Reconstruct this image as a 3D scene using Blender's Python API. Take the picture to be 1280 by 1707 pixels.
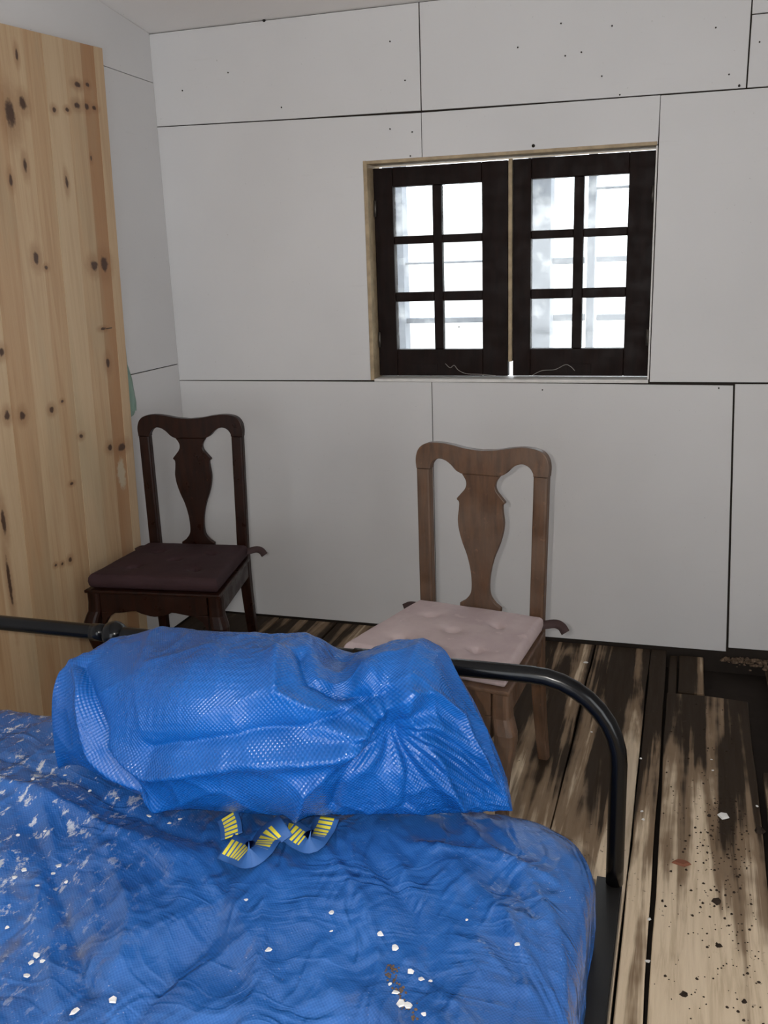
import bpy, bmesh, math, random
import numpy as np
from mathutils import Vector, Matrix

random.seed(7)
rng = np.random.default_rng(11)
for o in list(bpy.data.objects):
    bpy.data.objects.remove(o, do_unlink=True)
scene = bpy.context.scene
col = scene.collection
R = math.radians

# ------------------------------------------------------------------ camera
IMG_W, IMG_H = 1280.0, 1707.0
FPX = 1573.7
YAW, PITCH, ROLL = R(-17.976), R(14.828), R(1.957)
EYE = np.array([0.0, 0.0, 1.5])
_f = np.array([math.sin(YAW) * math.cos(PITCH), math.cos(YAW) * math.cos(PITCH), -math.sin(PITCH)])
_r = np.array([math.cos(YAW), -math.sin(YAW), 0.0])
_d = np.cross(_f, _r)
CX = math.cos(ROLL) * _r + math.sin(ROLL) * _d          # image right
CY = -math.sin(ROLL) * _r + math.cos(ROLL) * _d         # image down
CZ = _f
cam_data = bpy.data.cameras.new('camera')
cam = bpy.data.objects.new('camera', cam_data)
col.objects.link(cam)
cam_data.sensor_fit = 'VERTICAL'
cam_data.sensor_height = 36.0
cam_data.lens = FPX / IMG_H * 36.0
cam_data.clip_start = 0.02
cam.matrix_world = Matrix(((CX[0], -CY[0], -CZ[0], EYE[0]), (CX[1], -CY[1], -CZ[1], EYE[1]),
                           (CX[2], -CY[2], -CZ[2], EYE[2]), (0, 0, 0, 1)))
scene.camera = cam

# ------------------------------------------------------------------ light
scene.view_settings.view_transform = 'Standard'
scene.view_settings.look = 'None'
scene.view_settings.gamma = 1.0
scene.view_settings.use_curve_mapping = False
scene.view_settings.exposure = 0.0

world = bpy.data.worlds.new('overcast_sky')
scene.world = world
world.use_nodes = True
bg = world.node_tree.nodes['Background']
bg.inputs['Color'].default_value = (0.90, 0.95, 1.0, 1)
bg.inputs['Strength'].default_value = 4.2

def add_light(name, kind, loc, direction, energy, color, **kw):
    l = bpy.data.lights.new(name, kind)
    l.energy = energy
    l.color = color
    for k, v in kw.items():
        setattr(l, k, v)
    o = bpy.data.objects.new(name, l)
    col.objects.link(o)
    o.location = loc
    o.rotation_euler = Vector(direction).to_track_quat('-Z', 'Y').to_euler()
    return o

# the phone's flash, a few centimetres beside its lens
add_light('phone_flash', 'SPOT', EYE - CX * 0.055 - CY * 0.02 , tuple(CZ), 64.0, (1.0, 0.95, 0.89),
          spot_size=R(130), spot_blend=0.6, shadow_soft_size=0.006)
# daylight from the big opening in the wall behind the photographer
add_light('rear_daylight', 'AREA', (-0.75, -1.50, 1.00), (0, 1, 0.20), 4.0, (1.0, 0.97, 0.94),
          shape='RECTANGLE', size=1.6, size_y=1.8)

# and from the window opening in the wall beside the photographer
add_light('side_daylight', 'AREA', (1.50, -0.30, 1.20), (-1, -0.05, 0.04), 15.0, (1.0, 0.98, 0.96),
          shape='RECTANGLE', size=1.4, size_y=1.6)

# ------------------------------------------------------------------ pixel helpers
def ray(px, py):
    return CX * ((px - IMG_W / 2) / FPX) + CY * ((py - IMG_H / 2) / FPX) + CZ
def at_z(px, py, z=0.0):
    v = ray(px, py); return EYE + v * ((z - EYE[2]) / v[2])
def at_y(px, py, y):
    v = ray(px, py); return EYE + v * ((y - EYE[1]) / v[1])
def at_x(px, py, x):
    v = ray(px, py); return EYE + v * ((x - EYE[0]) / v[0])

# ------------------------------------------------------------------ noise
_perm = rng.random((256, 256))
def vnoise(x, y):
    xi = np.floor(x).astype(int); yi = np.floor(y).astype(int)
    fx = x - xi; fy = y - yi
    fx = fx * fx * fx * (fx * (fx * 6 - 15) + 10); fy = fy * fy * fy * (fy * (fy * 6 - 15) + 10)
    g = lambda a, b: _perm[a % 256, b % 256]
    return ((g(xi, yi) * (1 - fx) + g(xi + 1, yi) * fx) * (1 - fy)
            + (g(xi, yi + 1) * (1 - fx) + g(xi + 1, yi + 1) * fx) * fy)
def fbm(x, y, n=4):
    s = 0.0; a = 0.5
    for i in range(n):
        s = s + a * (vnoise(x + 17.3 * i, y + 9.1 * i) - 0.5); x = x * 2.03; y = y * 2.03; a *= 0.5
    return s
def ridged(x, y, n=3):
    s = 0.0; a = 0.6
    for i in range(n):
        s = s + a * (1 - np.abs(2 * vnoise(x + 31.7 * i, y + 5.9 * i) - 1)) ** 2; x = x * 2.1; y = y * 2.1; a *= 0.5
    return s
def sstep(a, b, x):
    t = np.clip((x - a) / (b - a), 0, 1); return t * t * (3 - 2 * t)

# ------------------------------------------------------------------ materials
class NT:
    def __init__(self, name):
        self.m = bpy.data.materials.new(name)
        self.m.use_nodes = True
        self.t = self.m.node_tree
        self.b = self.t.nodes['Principled BSDF']
    def n(self, typ, **props):
        nd = self.t.nodes.new(typ)
        ins = props.pop('ins', {})
        for k, v in props.items():
            setattr(nd, k, v)
        for k, v in ins.items():
            self.s(nd, k, v)
        return nd
    def s(self, nd, k, v):
        if isinstance(v, bpy.types.NodeSocket):
            self.t.links.new(v, nd.inputs[k])
        elif isinstance(v, bpy.types.Node):
            self.t.links.new(v.outputs[0], nd.inputs[k])
        else:
            nd.inputs[k].default_value = v
    def math(self, op, a, b=0.0, clamp=False):
        nd = self.n('ShaderNodeMath', operation=op, use_clamp=clamp)
        self.s(nd, 0, a); self.s(nd, 1, b)
        return nd.outputs[0]
    def coord(self, which='Object'):
        return self.n('ShaderNodeTexCoord').outputs[which]
    def mapping(self, vec, scale=(1, 1, 1), loc=(0, 0, 0), rot=(0, 0, 0)):
        nd = self.n('ShaderNodeMapping')
        self.s(nd, 'Vector', vec); self.s(nd, 'Scale', scale); self.s(nd, 'Location', loc); self.s(nd, 'Rotation', rot)
        return nd.outputs[0]
    def noise(self, vec, scale=5, detail=4, rough=0.55, dist=0.0):
        nd = self.n('ShaderNodeTexNoise')
        self.s(nd, 'Vector', vec); self.s(nd, 'Scale', scale); self.s(nd, 'Detail', detail)
        self.s(nd, 'Roughness', rough); self.s(nd, 'Distortion', dist)
        return nd.outputs['Fac']
    def maprange(self, v, a, b, c=0.0, d=1.0):
        nd = self.n('ShaderNodeMapRange', interpolation_type='SMOOTHSTEP')
        self.s(nd, 0, v); self.s(nd, 1, a); self.s(nd, 2, b); self.s(nd, 3, c); self.s(nd, 4, d)
        return nd.outputs[0]
    def ramp(self, v, stops):
        nd = self.n('ShaderNodeValToRGB')
        e = nd.color_ramp.elements
        while len(e) < len(stops):
            e.new(0.5)
        for i, (p, c) in enumerate(stops):
            e[i].position = p; e[i].color = (*c, 1)
        self.s(nd, 0, v)
        return nd.outputs[0]
    def mix(self, fac, a, b, blend='MIX'):
        nd = self.n('ShaderNodeMix', data_type='RGBA', blend_type=blend)
        self.s(nd, 0, fac)
        for k, v in ((6, a), (7, b)):
            self.s(nd, k, (*v, 1) if isinstance(v, tuple) and len(v) == 3 else v)
        return nd.outputs[2]
    def bump(self, h, strength=0.3, dist=0.01, normal=None):
        nd = self.n('ShaderNodeBump')
        self.s(nd, 'Height', h); self.s(nd, 'Strength', strength); self.s(nd, 'Distance', dist)
        if normal is not None:
            self.s(nd, 'Normal', normal)
        return nd.outputs[0]
    def out(self, color=None, rough=None, normal=None, metal=None, spec=None, coat=None, trans=None, alpha=None, sheen=None):
        for k, v in (('Base Color', color), ('Roughness', rough), ('Normal', normal), ('Metallic', metal),
                     ('Specular IOR Level', spec), ('Coat Weight', coat), ('Transmission Weight', trans), ('Alpha', alpha),
                     ('Sheen Weight', sheen)):
            if v is None:
                continue
            if isinstance(v, tuple) and len(v) == 3:
                v = (*v, 1)
            self.s(self.b, k, v)
        return self.m

def m_wallboard(name, tint=(0.625, 0.615, 0.610)):
    k = NT(name)
    c = k.coord()
    rnd = k.n('ShaderNodeObjectInfo').outputs['Random']
    big = k.noise(c, 1.6, 3, 0.5)
    a = k.mix(k.maprange(big, 0.3, 0.75), tint, tuple(v * 0.93 for v in tint))
    speck = k.maprange(k.noise(c, 95, 2, 0.5), 0.735, 0.80)
    sc = k.maprange(k.noise(k.mapping(c, (2.0, 2.0, 22.0)), 3.0, 4, 0.65), 0.62, 0.78, 0.0, 0.10)
    a = k.mix(sc, a, (0.38, 0.36, 0.35))
    a = k.mix(k.math('MULTIPLY', speck, 0.35), a, (0.20, 0.18, 0.16))
    a = k.mix(k.math('MULTIPLY', rnd, 0.10), a, (0.45, 0.45, 0.46))
    return k.out(a, 0.62, k.bump(k.noise(c, 60, 3), 0.06, 0.003), spec=0.35)

def m_dark_wood(name, dark, light, rough=0.38, dust=0.0, worn=0.35, spec=0.45):
    k = NT(name)
    c = k.coord()
    g = k.noise(k.mapping(c, (9, 9, 1.2)), 6, 5, 0.6, 0.4)
    a = k.ramp(g, [(0.3, dark), (0.72, light)])
    wear = k.maprange(k.noise(c, 38, 4, 0.65), 0.62, 0.75)
    a = k.mix(k.math('MULTIPLY', wear, worn), a, tuple(min(1, v * 2.4 + 0.02) for v in light))
    if dust:
        d = k.maprange(k.noise(c, 7, 5, 0.6), 0.30, 0.70, dust * 0.35, dust)
        a = k.mix(d, a, (0.36, 0.30, 0.25))
    rr = k.maprange(k.noise(c, 14, 3), 0.3, 0.7, rough - 0.08, rough + 0.14)
    return k.out(a, rr, k.bump(g, 0.12, 0.003), spec=spec)

def m_plain(name, color, rough=0.5, metal=0.0, spec=0.5, var=0.12, scale=20):
    k = NT(name)
    c = k.coord()
    n = k.noise(c, scale, 4)
    a = k.mix(k.maprange(n, 0.3, 0.7), color, tuple(v * (1 - var) for v in color))
    return k.out(a, rough, k.bump(n, 0.05, 0.002), metal, spec)

def m_floor(name):
    k = NT(name)
    c = k.coord()
    rnd = k.n('ShaderNodeObjectInfo').outputs['Random']
    off = k.n('ShaderNodeCombineXYZ')
    k.s(off, 0, k.math('MULTIPLY', rnd, 31.0)); k.s(off, 1, k.math('MULTIPLY', rnd, 17.0))
    add = k.n('ShaderNodeVectorMath', operation='ADD'); k.s(add, 0, c); k.s(add, 1, off.outputs[0])
    v = add.outputs[0]
    grain = k.noise(k.mapping(v, (16, 1.1, 16)), 3.2, 6, 0.62, 0.5)
    base = k.ramp(grain, [(0.25, (0.42, 0.325, 0.215)), (0.5, (0.66, 0.535, 0.385)), (0.8, (0.78, 0.65, 0.48))])
    base = k.mix(k.math('MULTIPLY', rnd, 0.25), base, (0.52, 0.39, 0.25))
    # damp rot: long dark streaks, spreading out from the outer wall
    sep = k.n('ShaderNodeSeparateXYZ'); k.s(sep, 0, c)
    far = k.math('ADD', k.maprange(sep.outputs[1], 1.5, 3.1, 0.0, 0.44), k.math('MULTIPLY', k.math('SUBTRACT', rnd, 0.5), 0.10))
    streak = k.noise(k.mapping(v, (13, 0.55, 4)), 1.25, 6, 0.55, 0.6)
    blot = k.noise(k.mapping(c, (2.3, 1.4, 1)), 1.5, 4, 0.6)
    tot = k.math('ADD', k.math('ADD', k.math('MULTIPLY', streak, 1.30), k.math('MULTIPLY', blot, 0.55)), far)
    m1 = k.maprange(tot, 1.02, 1.17)
    m2 = k.maprange(tot, 1.20, 1.33)
    a = k.mix(k.math('MULTIPLY', m1, 0.80), base, (0.120, 0.068, 0.034))
    a = k.mix(k.math('MULTIPLY', m2, 0.92), a, (0.016, 0.010, 0.006))
    soil = k.maprange(k.noise(c, 70, 3, 0.6), 0.64, 0.70)
    soil2 = k.math('MULTIPLY', soil, k.maprange(k.noise(c, 3.1, 3), 0.50, 0.64))
    a = k.mix(k.math('MULTIPLY', soil2, 0.8), a, (0.06, 0.045, 0.035))
    h = k.math('ADD', grain, k.math('MULTIPLY', m2, -0.5))
    return k.out(a, k.maprange(grain, 0.2, 0.8, 0.62, 0.48), k.bump(h, 0.35, 0.004), spec=0.08)

def m_pine(name, knots):
    k = NT(name)
    c = k.coord()
    rnd = k.n('ShaderNodeObjectInfo').outputs['Random']
    off = k.n('ShaderNodeCombineXYZ'); k.s(off, 1, k.math('MULTIPLY', rnd, 23.0)); k.s(off, 2, k.math('MULTIPLY', rnd, 7.0))
    add = k.n('ShaderNodeVectorMath', operation='ADD'); k.s(add, 0, c); k.s(add, 1, off.outputs[0])
    g = k.noise(k.mapping(add.outputs[0], (4, 15, 0.75)), 3.0, 5, 0.55, 0.7)
    fine = k.noise(k.mapping(add.outputs[0], (10, 90, 1.2)), 3.0, 3, 0.5)
    base = k.ramp(g, [(0.22, (0.39, 0.235, 0.118)), (0.48, (0.50, 0.335, 0.190)), (0.80, (0.57, 0.415, 0.250))])
    base = k.mix(k.maprange(fine, 0.3, 0.8, 0, 0.28), base, (0.34, 0.215, 0.11))
    oc = k.n('ShaderNodeObjectInfo').outputs['Color']; ocs = k.n('ShaderNodeSeparateColor'); k.s(ocs, 0, oc)
    base = k.mix(ocs.outputs[0], base, (0.34, 0.165, 0.070))
    base = k.mix(ocs.outputs[1], base, (0.60, 0.48, 0.32))
    green = k.maprange(k.noise(k.mapping(c, (1, 3, 0.8)), 2.1, 3), 0.5, 0.7, 0, 0.30)
    base = k.mix(green, base, (0.36, 0.31, 0.20))
    core = halo = None
    for (y, z, ry, rz) in knots:
        s1 = k.n('ShaderNodeVectorMath', operation='SUBTRACT'); k.s(s1, 0, c); k.s(s1, 1, (0, y, z))
        s2 = k.n('ShaderNodeVectorMath', operation='MULTIPLY'); k.s(s2, 0, s1.outputs[0]); k.s(s2, 1, (0, 1 / ry, 1 / rz))
        s3 = k.n('ShaderNodeVectorMath', operation='LENGTH'); k.s(s3, 0, s2.outputs[0])
        d = s3.outputs['Value']
        core = d if core is None else k.math('MINIMUM', core, d)
    wob = k.math('ADD', core, k.math('MULTIPLY', k.math('SUBTRACT', k.noise(c, 60, 2), 0.5), 0.9))
    base = k.mix(k.maprange(wob, 1.0, 3.2, 0.45, 0.0), base, (0.25, 0.115, 0.045))
    base = k.mix(k.maprange(wob, 0.55, 1.15, 0.93, 0.0), base, (0.045, 0.018, 0.010))
    pt = at_x(203, 790, -2.030)
    s1 = k.n('ShaderNodeVectorMath', operation='SUBTRACT'); k.s(s1, 0, c); k.s(s1, 1, (0, pt[1], pt[2]))
    s2 = k.n('ShaderNodeVectorMath', operation='MULTIPLY'); k.s(s2, 0, s1.outputs[0]); k.s(s2, 1, (0, 1 / 0.040, 1 / 0.10))
    s3 = k.n('ShaderNodeVectorMath', operation='LENGTH'); k.s(s3, 0, s2.outputs[0])
    pw = k.math('ADD', s3.outputs['Value'], k.math('MULTIPLY', k.noise(c, 30, 4, 0.7), 1.3))
    base = k.mix(k.maprange(pw, 1.0, 1.4, 0.75, 0.0), base, (0.50, 0.44, 0.32))
    dirt = k.maprange(k.noise(c, 45, 3, 0.7), 0.69, 0.75, 0, 0.6)
    lime = k.maprange(k.noise(k.mapping(c, (1, 4, 1.3)), 2.9, 4, 0.7), 0.63, 0.70, 0, 1.0)
    base = k.mix(k.math('MULTIPLY', dirt, lime), base, (0.62, 0.58, 0.50))
    return k.out(base, k.maprange(g, 0.2, 0.8, 0.42, 0.54), k.bump(fine, 0.10, 0.002), spec=0.4)

def m_blue_plastic(name, c1, c2, weave, wstr, rough, tarp=False):
    k = NT(name)
    uv = k.coord('UV')
    c = k.coord()
    su = k.n('ShaderNodeSeparateXYZ'); k.s(su, 0, uv)
    wx = k.math('SINE', k.math('MULTIPLY', su.outputs[0], 2 * math.pi / weave))
    wy = k.math('SINE', k.math('MULTIPLY', su.outputs[1], 2 * math.pi / weave))
    w = k.math('ADD', k.math('MULTIPLY', k.math('MULTIPLY', wx, wy), 0.5), 0.5)
    a = k.mix(k.maprange(k.noise(c, 5, 4), 0.3, 0.7), c1, c2)
    a = k.mix(k.math('MULTIPLY', w, 0.22), a, tuple(min(1, v * 1.9 + 0.03) for v in c1))
    crinkle = k.noise(k.mapping(c, (1.0, 1.0, 1.0)), 26, 5, 0.62, 1.2)
    rr = k.maprange(crinkle, 0.3, 0.7, rough - 0.05, rough + 0.10)
    if tarp:
        # dry plaster dust wiped over the sheet, and some painted glare
        d1 = k.maprange(k.noise(k.mapping(c, (5, 2.2, 3), rot=(0, 0, 0.5)), 2.2, 6, 0.68, 0.6), 0.58, 0.76, 0, 0.30)
        a = k.mix(d1, a, (0.20, 0.23, 0.29))
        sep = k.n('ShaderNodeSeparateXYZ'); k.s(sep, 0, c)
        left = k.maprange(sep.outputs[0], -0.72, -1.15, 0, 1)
        glare_dust = k.maprange(k.noise(k.mapping(c, (2.2, 1.0, 1.0), rot=(0, 0, -0.5)), 24, 5, 0.75), 0.555, 0.64, 0, 0.95)  # whitish speckle: plaster powder plus glare painted into the colour
        a = k.mix(k.math('MULTIPLY', glare_dust, left), a, (0.55, 0.57, 0.60))
        d3 = k.maprange(k.noise(k.mapping(c, (3.0, 1.6, 1)), 2.6, 4, 0.6, 0.8), 0.60, 0.74, 0, 0.50)
        a = k.mix(d3, a, (0.13, 0.115, 0.11))
        d4 = k.maprange(k.noise(c, 230, 2, 0.6), 0.66, 0.76, 0, 0.5)
        a = k.mix(k.math('MULTIPLY', d4, k.maprange(k.noise(c, 4.0, 3), 0.4, 0.65)), a, (0.50, 0.55, 0.62))
        rr = k.math('ADD', rr, k.math('MULTIPLY', d1, 0.3))
    def ridge(vec, scale, detail, dist):
        nd = k.n('ShaderNodeTexNoise', noise_type='RIDGED_MULTIFRACTAL')
        k.s(nd, 'Vector', vec); k.s(nd, 'Scale', scale); k.s(nd, 'Detail', detail); k.s(nd, 'Distortion', dist); k.s(nd, 'Roughness', 0.55)
        return nd.outputs['Fac']
    if tarp:
        warp = k.n('ShaderNodeTexNoise'); k.s(warp, 'Vector', c); k.s(warp, 'Scale', 3.0)
        wv = k.n('ShaderNodeVectorMath', operation='MULTIPLY_ADD'); k.s(wv, 0, warp.outputs['Color']); k.s(wv, 1, (0.35, 0.35, 0.35)); k.s(wv, 2, c)
        n1 = k.bump(ridge(k.mapping(wv.outputs[0], (34, 5.5, 10), rot=(0, 0, 0.75)), 1.0, 3, 0.3), 0.9, 0.010)
        n1 = k.bump(ridge(k.mapping(wv.outputs[0], (5.0, 26, 10), rot=(0, 0, 0.35)), 1.0, 3, 0.3), 0.7, 0.008, n1)
        n1 = k.bump(ridge(c, 11, 4, 0.8), 0.5, 0.006, n1)
        n1 = k.bump(crinkle, 0.35, 0.005, n1)
        n1 = k.bump(ridge(k.mapping(wv.outputs[0], (9, 75, 10), rot=(0, 0, -0.12)), 1.0, 2, 0.4), 0.55, 0.0035, n1)
    else:
        n1 = k.bump(ridge(c, 7, 2, 0.5), 0.22, 0.010)
        n1 = k.bump(crinkle, 0.10, 0.006, n1)
    n2 = k.bump(w, wstr, 0.0016, n1)
    return k.out(a, rr, n2, spec=0.70 if tarp else 0.50)

def m_fabric(name, c1, c2):
    k = NT(name)
    c = k.coord()
    n = k.noise(c, 9, 4)
    f = k.noise(c, 420, 2)
    a = k.mix(k.maprange(n, 0.3, 0.7), c1, c2)
    st = k.maprange(k.noise(c, 17, 4, 0.6), 0.6, 0.75, 0, 0.35)
    a = k.mix(st, a, tuple(min(1, v * 1.5) for v in c1))
    return k.out(a, 0.72, k.bump(f, 0.25, 0.002), spec=0.2)

def m_glass():
    k = NT('dirty_glass')
    c = k.coord()
    b = k.b
    gl = k.n('ShaderNodeBsdfTransparent'); gl.inputs[0].default_value = (0.97, 0.985, 0.98, 1)
    gs = k.n('ShaderNodeBsdfGlossy'); gs.inputs['Roughness'].default_value = 0.06
    df = k.n('ShaderNodeBsdfTranslucent'); df.inputs[0].default_value = (0.8, 0.8, 0.78, 1)
    dirt = k.maprange(k.noise(c, 16, 6, 0.7), 0.45, 0.75, 0.02, 0.22)
    m1 = k.n('ShaderNodeMixShader'); k.s(m1, 0, 0.06); k.s(m1, 1, gl.outputs[0]); k.s(m1, 2, gs.outputs[0])
    m2 = k.n('ShaderNodeMixShader'); k.s(m2, 0, dirt); k.s(m2, 1, m1.outputs[0]); k.s(m2, 2, df.outputs[0])
    k.t.links.new(m2.outputs[0], k.t.nodes['Material Output'].inputs['Surface'])
    return k.m

def m_strap():
    k = NT('printed_blue_webbing')
    su = k.n('ShaderNodeSeparateXYZ'); k.s(su, 0, k.coord('UV'))
    u, v = su.outputs[0], su.outputs[1]           # u along in metres, v across 0..1
    stripe = k.math('GREATER_THAN', k.math('FRACT', k.math('MULTIPLY', u, 1 / 0.0095)), 0.34)
    block = k.math('LESS_THAN', k.math('FRACT', k.math('MULTIPLY', k.math('ADD', u, 0.004), 1 / 0.098)), 0.60)
    band = k.math('MULTIPLY', k.math('GREATER_THAN', v, 0.20), k.math('LESS_THAN', v, 0.80))
    f = k.math('MULTIPLY', k.math('MULTIPLY', stripe, block), band)
    a = k.mix(f, (0.028, 0.10, 0.29), (0.72, 0.60, 0.045))
    w = k.n('ShaderNodeTexNoise'); k.s(w, 'Scale', 500.0)
    return k.out(a, 0.55, k.bump(w.outputs[0], 0.2, 0.001), spec=0.35)

MAT = {}
MAT['wall'] = m_wallboard('painted_wallboard')
MAT['ceiling'] = m_wallboard('painted_ceiling', (0.84, 0.81, 0.79))
MAT['void'] = m_plain('dark_gap', (0.030, 0.024, 0.020), 0.9, spec=0.1)
MAT['floor'] = m_floor('rotting_floorboard')
MAT['sash'] = m_dark_wood('dark_sash_wood', (0.006, 0.003, 0.0022), (0.013, 0.0055, 0.004), 0.55, worn=0.12, spec=0.13)
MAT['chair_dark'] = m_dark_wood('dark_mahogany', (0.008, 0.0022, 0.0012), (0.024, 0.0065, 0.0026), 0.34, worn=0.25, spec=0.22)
MAT['chair_dusty_lit'] = m_dark_wood('dusty_lit_mahogany', (0.040, 0.016, 0.006), (0.105, 0.045, 0.017), 0.42, 0.16, spec=0.3)  # paler than the other chair: dusty, plus flash light put into the colour
MAT['raw'] = m_plain('raw_pine_lining', (0.42, 0.32, 0.20), 0.6, spec=0.3, var=0.3, scale=30)
MAT['white_paint'] = m_plain('white_sill_paint', (0.68, 0.66, 0.63), 0.55, var=0.15)
MAT['black'] = m_plain('black_enamel', (0.002, 0.002, 0.0024), 0.22, spec=0.26, var=0.2)
MAT['rail'] = m_plain('black_angle_iron', (0.010, 0.0095, 0.009), 0.36, spec=0.45, var=0.3)
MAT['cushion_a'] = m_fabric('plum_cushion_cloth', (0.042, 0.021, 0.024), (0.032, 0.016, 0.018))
MAT['cushion_b'] = m_fabric('window_lit_plum_cloth', (0.50, 0.41, 0.405), (0.42, 0.335, 0.335))  # window light painted into the cloth, making it paler than its twin
MAT['tie'] = m_fabric('plum_tie_cloth', (0.060, 0.036, 0.035), (0.045, 0.028, 0.027))
MAT['bag'] = m_blue_plastic('blue_woven_bag', (0.003, 0.092, 0.360), (0.002, 0.068, 0.280), 0.0076, 0.70, 0.19)
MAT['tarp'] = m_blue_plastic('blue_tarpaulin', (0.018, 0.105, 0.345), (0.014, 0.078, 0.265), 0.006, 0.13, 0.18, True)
MAT['strap'] = m_strap()
MAT['flake'] = m_plain('white_plaster', (0.78, 0.77, 0.74), 0.8, spec=0.2)
MAT['crumb'] = m_plain('dark_soil_crumb', (0.045, 0.032, 0.024), 0.9, spec=0.1, var=0.4)
MAT['rubble'] = m_plain('brown_rubble', (0.16, 0.11, 0.075), 0.9, spec=0.1, var=0.5, scale=60)
MAT['glass'] = m_glass()
MAT['outside'] = m_plain('pale_blue_grey_paint', (0.30, 0.32, 0.36), 0.7, var=0.2)
MAT['outside_wall'] = m_plain('white_render', (0.86, 0.86, 0.84), 0.8, var=0.06, scale=3)
MAT['concrete'] = m_plain('pale_concrete', (0.62, 0.60, 0.57), 0.85, var=0.15, scale=4)
MAT['green'] = NT('green_plastic_film').out((0.22, 0.42, 0.32), 0.3, trans=0.4, spec=0.5, alpha=0.55)
MAT['iron'] = m_plain('dull_iron', (0.10, 0.09, 0.08), 0.45, 0.7)
MAT['wire'] = m_plain('thin_wire', (0.35, 0.33, 0.30), 0.4, 0.6)
MAT['redbrown'] = m_plain('red_brown_chip', (0.20, 0.065, 0.03), 0.7)

# ------------------------------------------------------------------ mesh helpers
def link(name, me, mat, parent=None, smooth=False, bevel=0.0, angle=40):
    o = bpy.data.objects.new(name, me)
    col.objects.link(o)
    if mat is not None:
        me.materials.append(mat)
    if parent is not None:
        o.parent = parent
    if smooth:
        me.polygons.foreach_set('use_smooth', [True] * len(me.polygons))
    if bevel:
        md = o.modifiers.new('bevel', 'BEVEL'); md.width = bevel; md.segments = 2; md.limit_method = 'ANGLE'
        md.angle_limit = R(angle)
    return o
def pyd(name, verts, faces, mat, parent=None, fix=True, **kw):
    me = bpy.data.meshes.new(name)
    me.from_pydata([tuple(map(float, v)) for v in verts], [], faces)
    if fix:
        bm = bmesh.new(); bm.from_mesh(me)
        bmesh.ops.recalc_face_normals(bm, faces=bm.faces)
        bm.to_mesh(me); bm.free()
    me.update()
    return link(name, me, mat, parent, **kw)
def boxes(name, bs, mat, parent=None, **kw):
    V, F = [], []
    for (x0, x1, y0, y1, z0, z1) in bs:
        i = len(V)
        V += [(x, y, z) for z in (z0, z1) for (x, y) in ((x0, y0), (x1, y0), (x1, y1), (x0, y1))]
        F += [(i + 3, i + 2, i + 1, i), (i + 4, i + 5, i + 6, i + 7)] + [(i + k, i + (k + 1) % 4, i + 4 + (k + 1) % 4, i + 4 + k) for k in range(4)]
    return pyd(name, V, F, mat, parent, fix=False, **kw)
def prism(name, poly, a0, a1, mat, parent=None, plane='xz', **kw):
    """polygon in a plane, extruded from a0 to a1 along the third axis"""
    def P(p, a):
        return {'xz': (p[0], a, p[1]), 'xy': (p[0], p[1], a), 'yz': (a, p[0], p[1])}[plane]
    n = len(poly)
    V = [P(p, a0) for p in poly] + [P(p, a1) for p in poly]
    F = [tuple(range(n)), tuple(range(2 * n - 1, n - 1, -1))] + [(k, n + k, n + (k + 1) % n, (k + 1) % n) for k in range(n)]
    return pyd(name, V, F, mat, parent, **kw)
def tube(name, pts, rad, mat, parent=None, n=16, closed_ends=True, **kw):
    pts = [Vector(p) for p in pts]
    rads = rad if isinstance(rad, (list, tuple)) else [rad] * len(pts)
    V, F = [], []
    t0 = (pts[1] - pts[0]).normalized()
    up = t0.orthogonal().normalized()
    for i, p in enumerate(pts):
        t = ((pts[i + 1] if i + 1 < len(pts) else p) - (pts[i - 1] if i else p)).normalized()
        up = (up - t * up.dot(t)).normalized()
        s = t.cross(up)
        for k in range(n):
            a = 2 * math.pi * k / n
            V.append(p + (up * math.cos(a) + s * math.sin(a)) * rads[i])
        if i:
            b = (i - 1) * n
            F += [(b + k, b + (k + 1) % n, b + n + (k + 1) % n, b + n + k) for k in range(n)]
    F += [tuple(range(n - 1, -1, -1)), tuple(range(len(V) - n, len(V)))]
    return pyd(name, V, F, mat, parent, smooth=True, **kw)
def loft(name, rings, mat, parent=None, **kw):
    n = len(rings[0]); V, F = [], []
    for i, r in enumerate(rings):
        V += r
        if i:
            b = (i - 1) * n
            F += [(b + k, b + (k + 1) % n, b + n + (k + 1) % n, b + n + k) for k in range(n)]
    F += [tuple(range(n - 1, -1, -1)), tuple(range(len(V) - n, len(V)))]
    return pyd(name, V, F, mat, parent, **kw)
def rsq(cx, cy, z, hx, hy, r=0.35, m=3):
    """rounded rectangle ring"""
    out = []
    rr = min(hx, hy) * r
    for (sx, sy, a0) in ((1, 1, 0), (-1, 1, 90), (-1, -1, 180), (1, -1, 270)):
        for j in range(m):
            a = R(a0 + 90 * j / (m - 1))
            out.append((cx + sx * (hx - rr) + rr * math.cos(a), cy + sy * (hy - rr) + rr * math.sin(a), z))
    return out
def empty(name, loc=(0, 0, 0), rz=0.0):
    o = bpy.data.objects.new(name, None); col.objects.link(o)
    o.location = loc; o.rotation_euler = (0, 0, rz); o.empty_display_size = 0.1
    return o
def tag(o, label=None, cat=None, group=None, kind=None):
    for k, v in (('label', label), ('category', cat), ('group', group), ('kind', kind)):
        if v:
            o[k] = v
    return o
def smoothpath(pts, n=8):
    """Catmull-Rom through the points"""
    P = [np.array(p, float) for p in pts]
    P = [2 * P[0] - P[1]] + P + [2 * P[-1] - P[-2]]
    out = []
    for i in range(1, len(P) - 2):
        for j in range(n):
            t = j / n
            a, b, c, d = P[i - 1], P[i], P[i + 1], P[i + 2]
            out.append(0.5 * (2 * b + (c - a) * t + (2 * a - 5 * b + 4 * c - d) * t * t + (3 * b - a - 3 * c + d) * t ** 3))
    out.append(P[-2])
    return out

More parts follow.
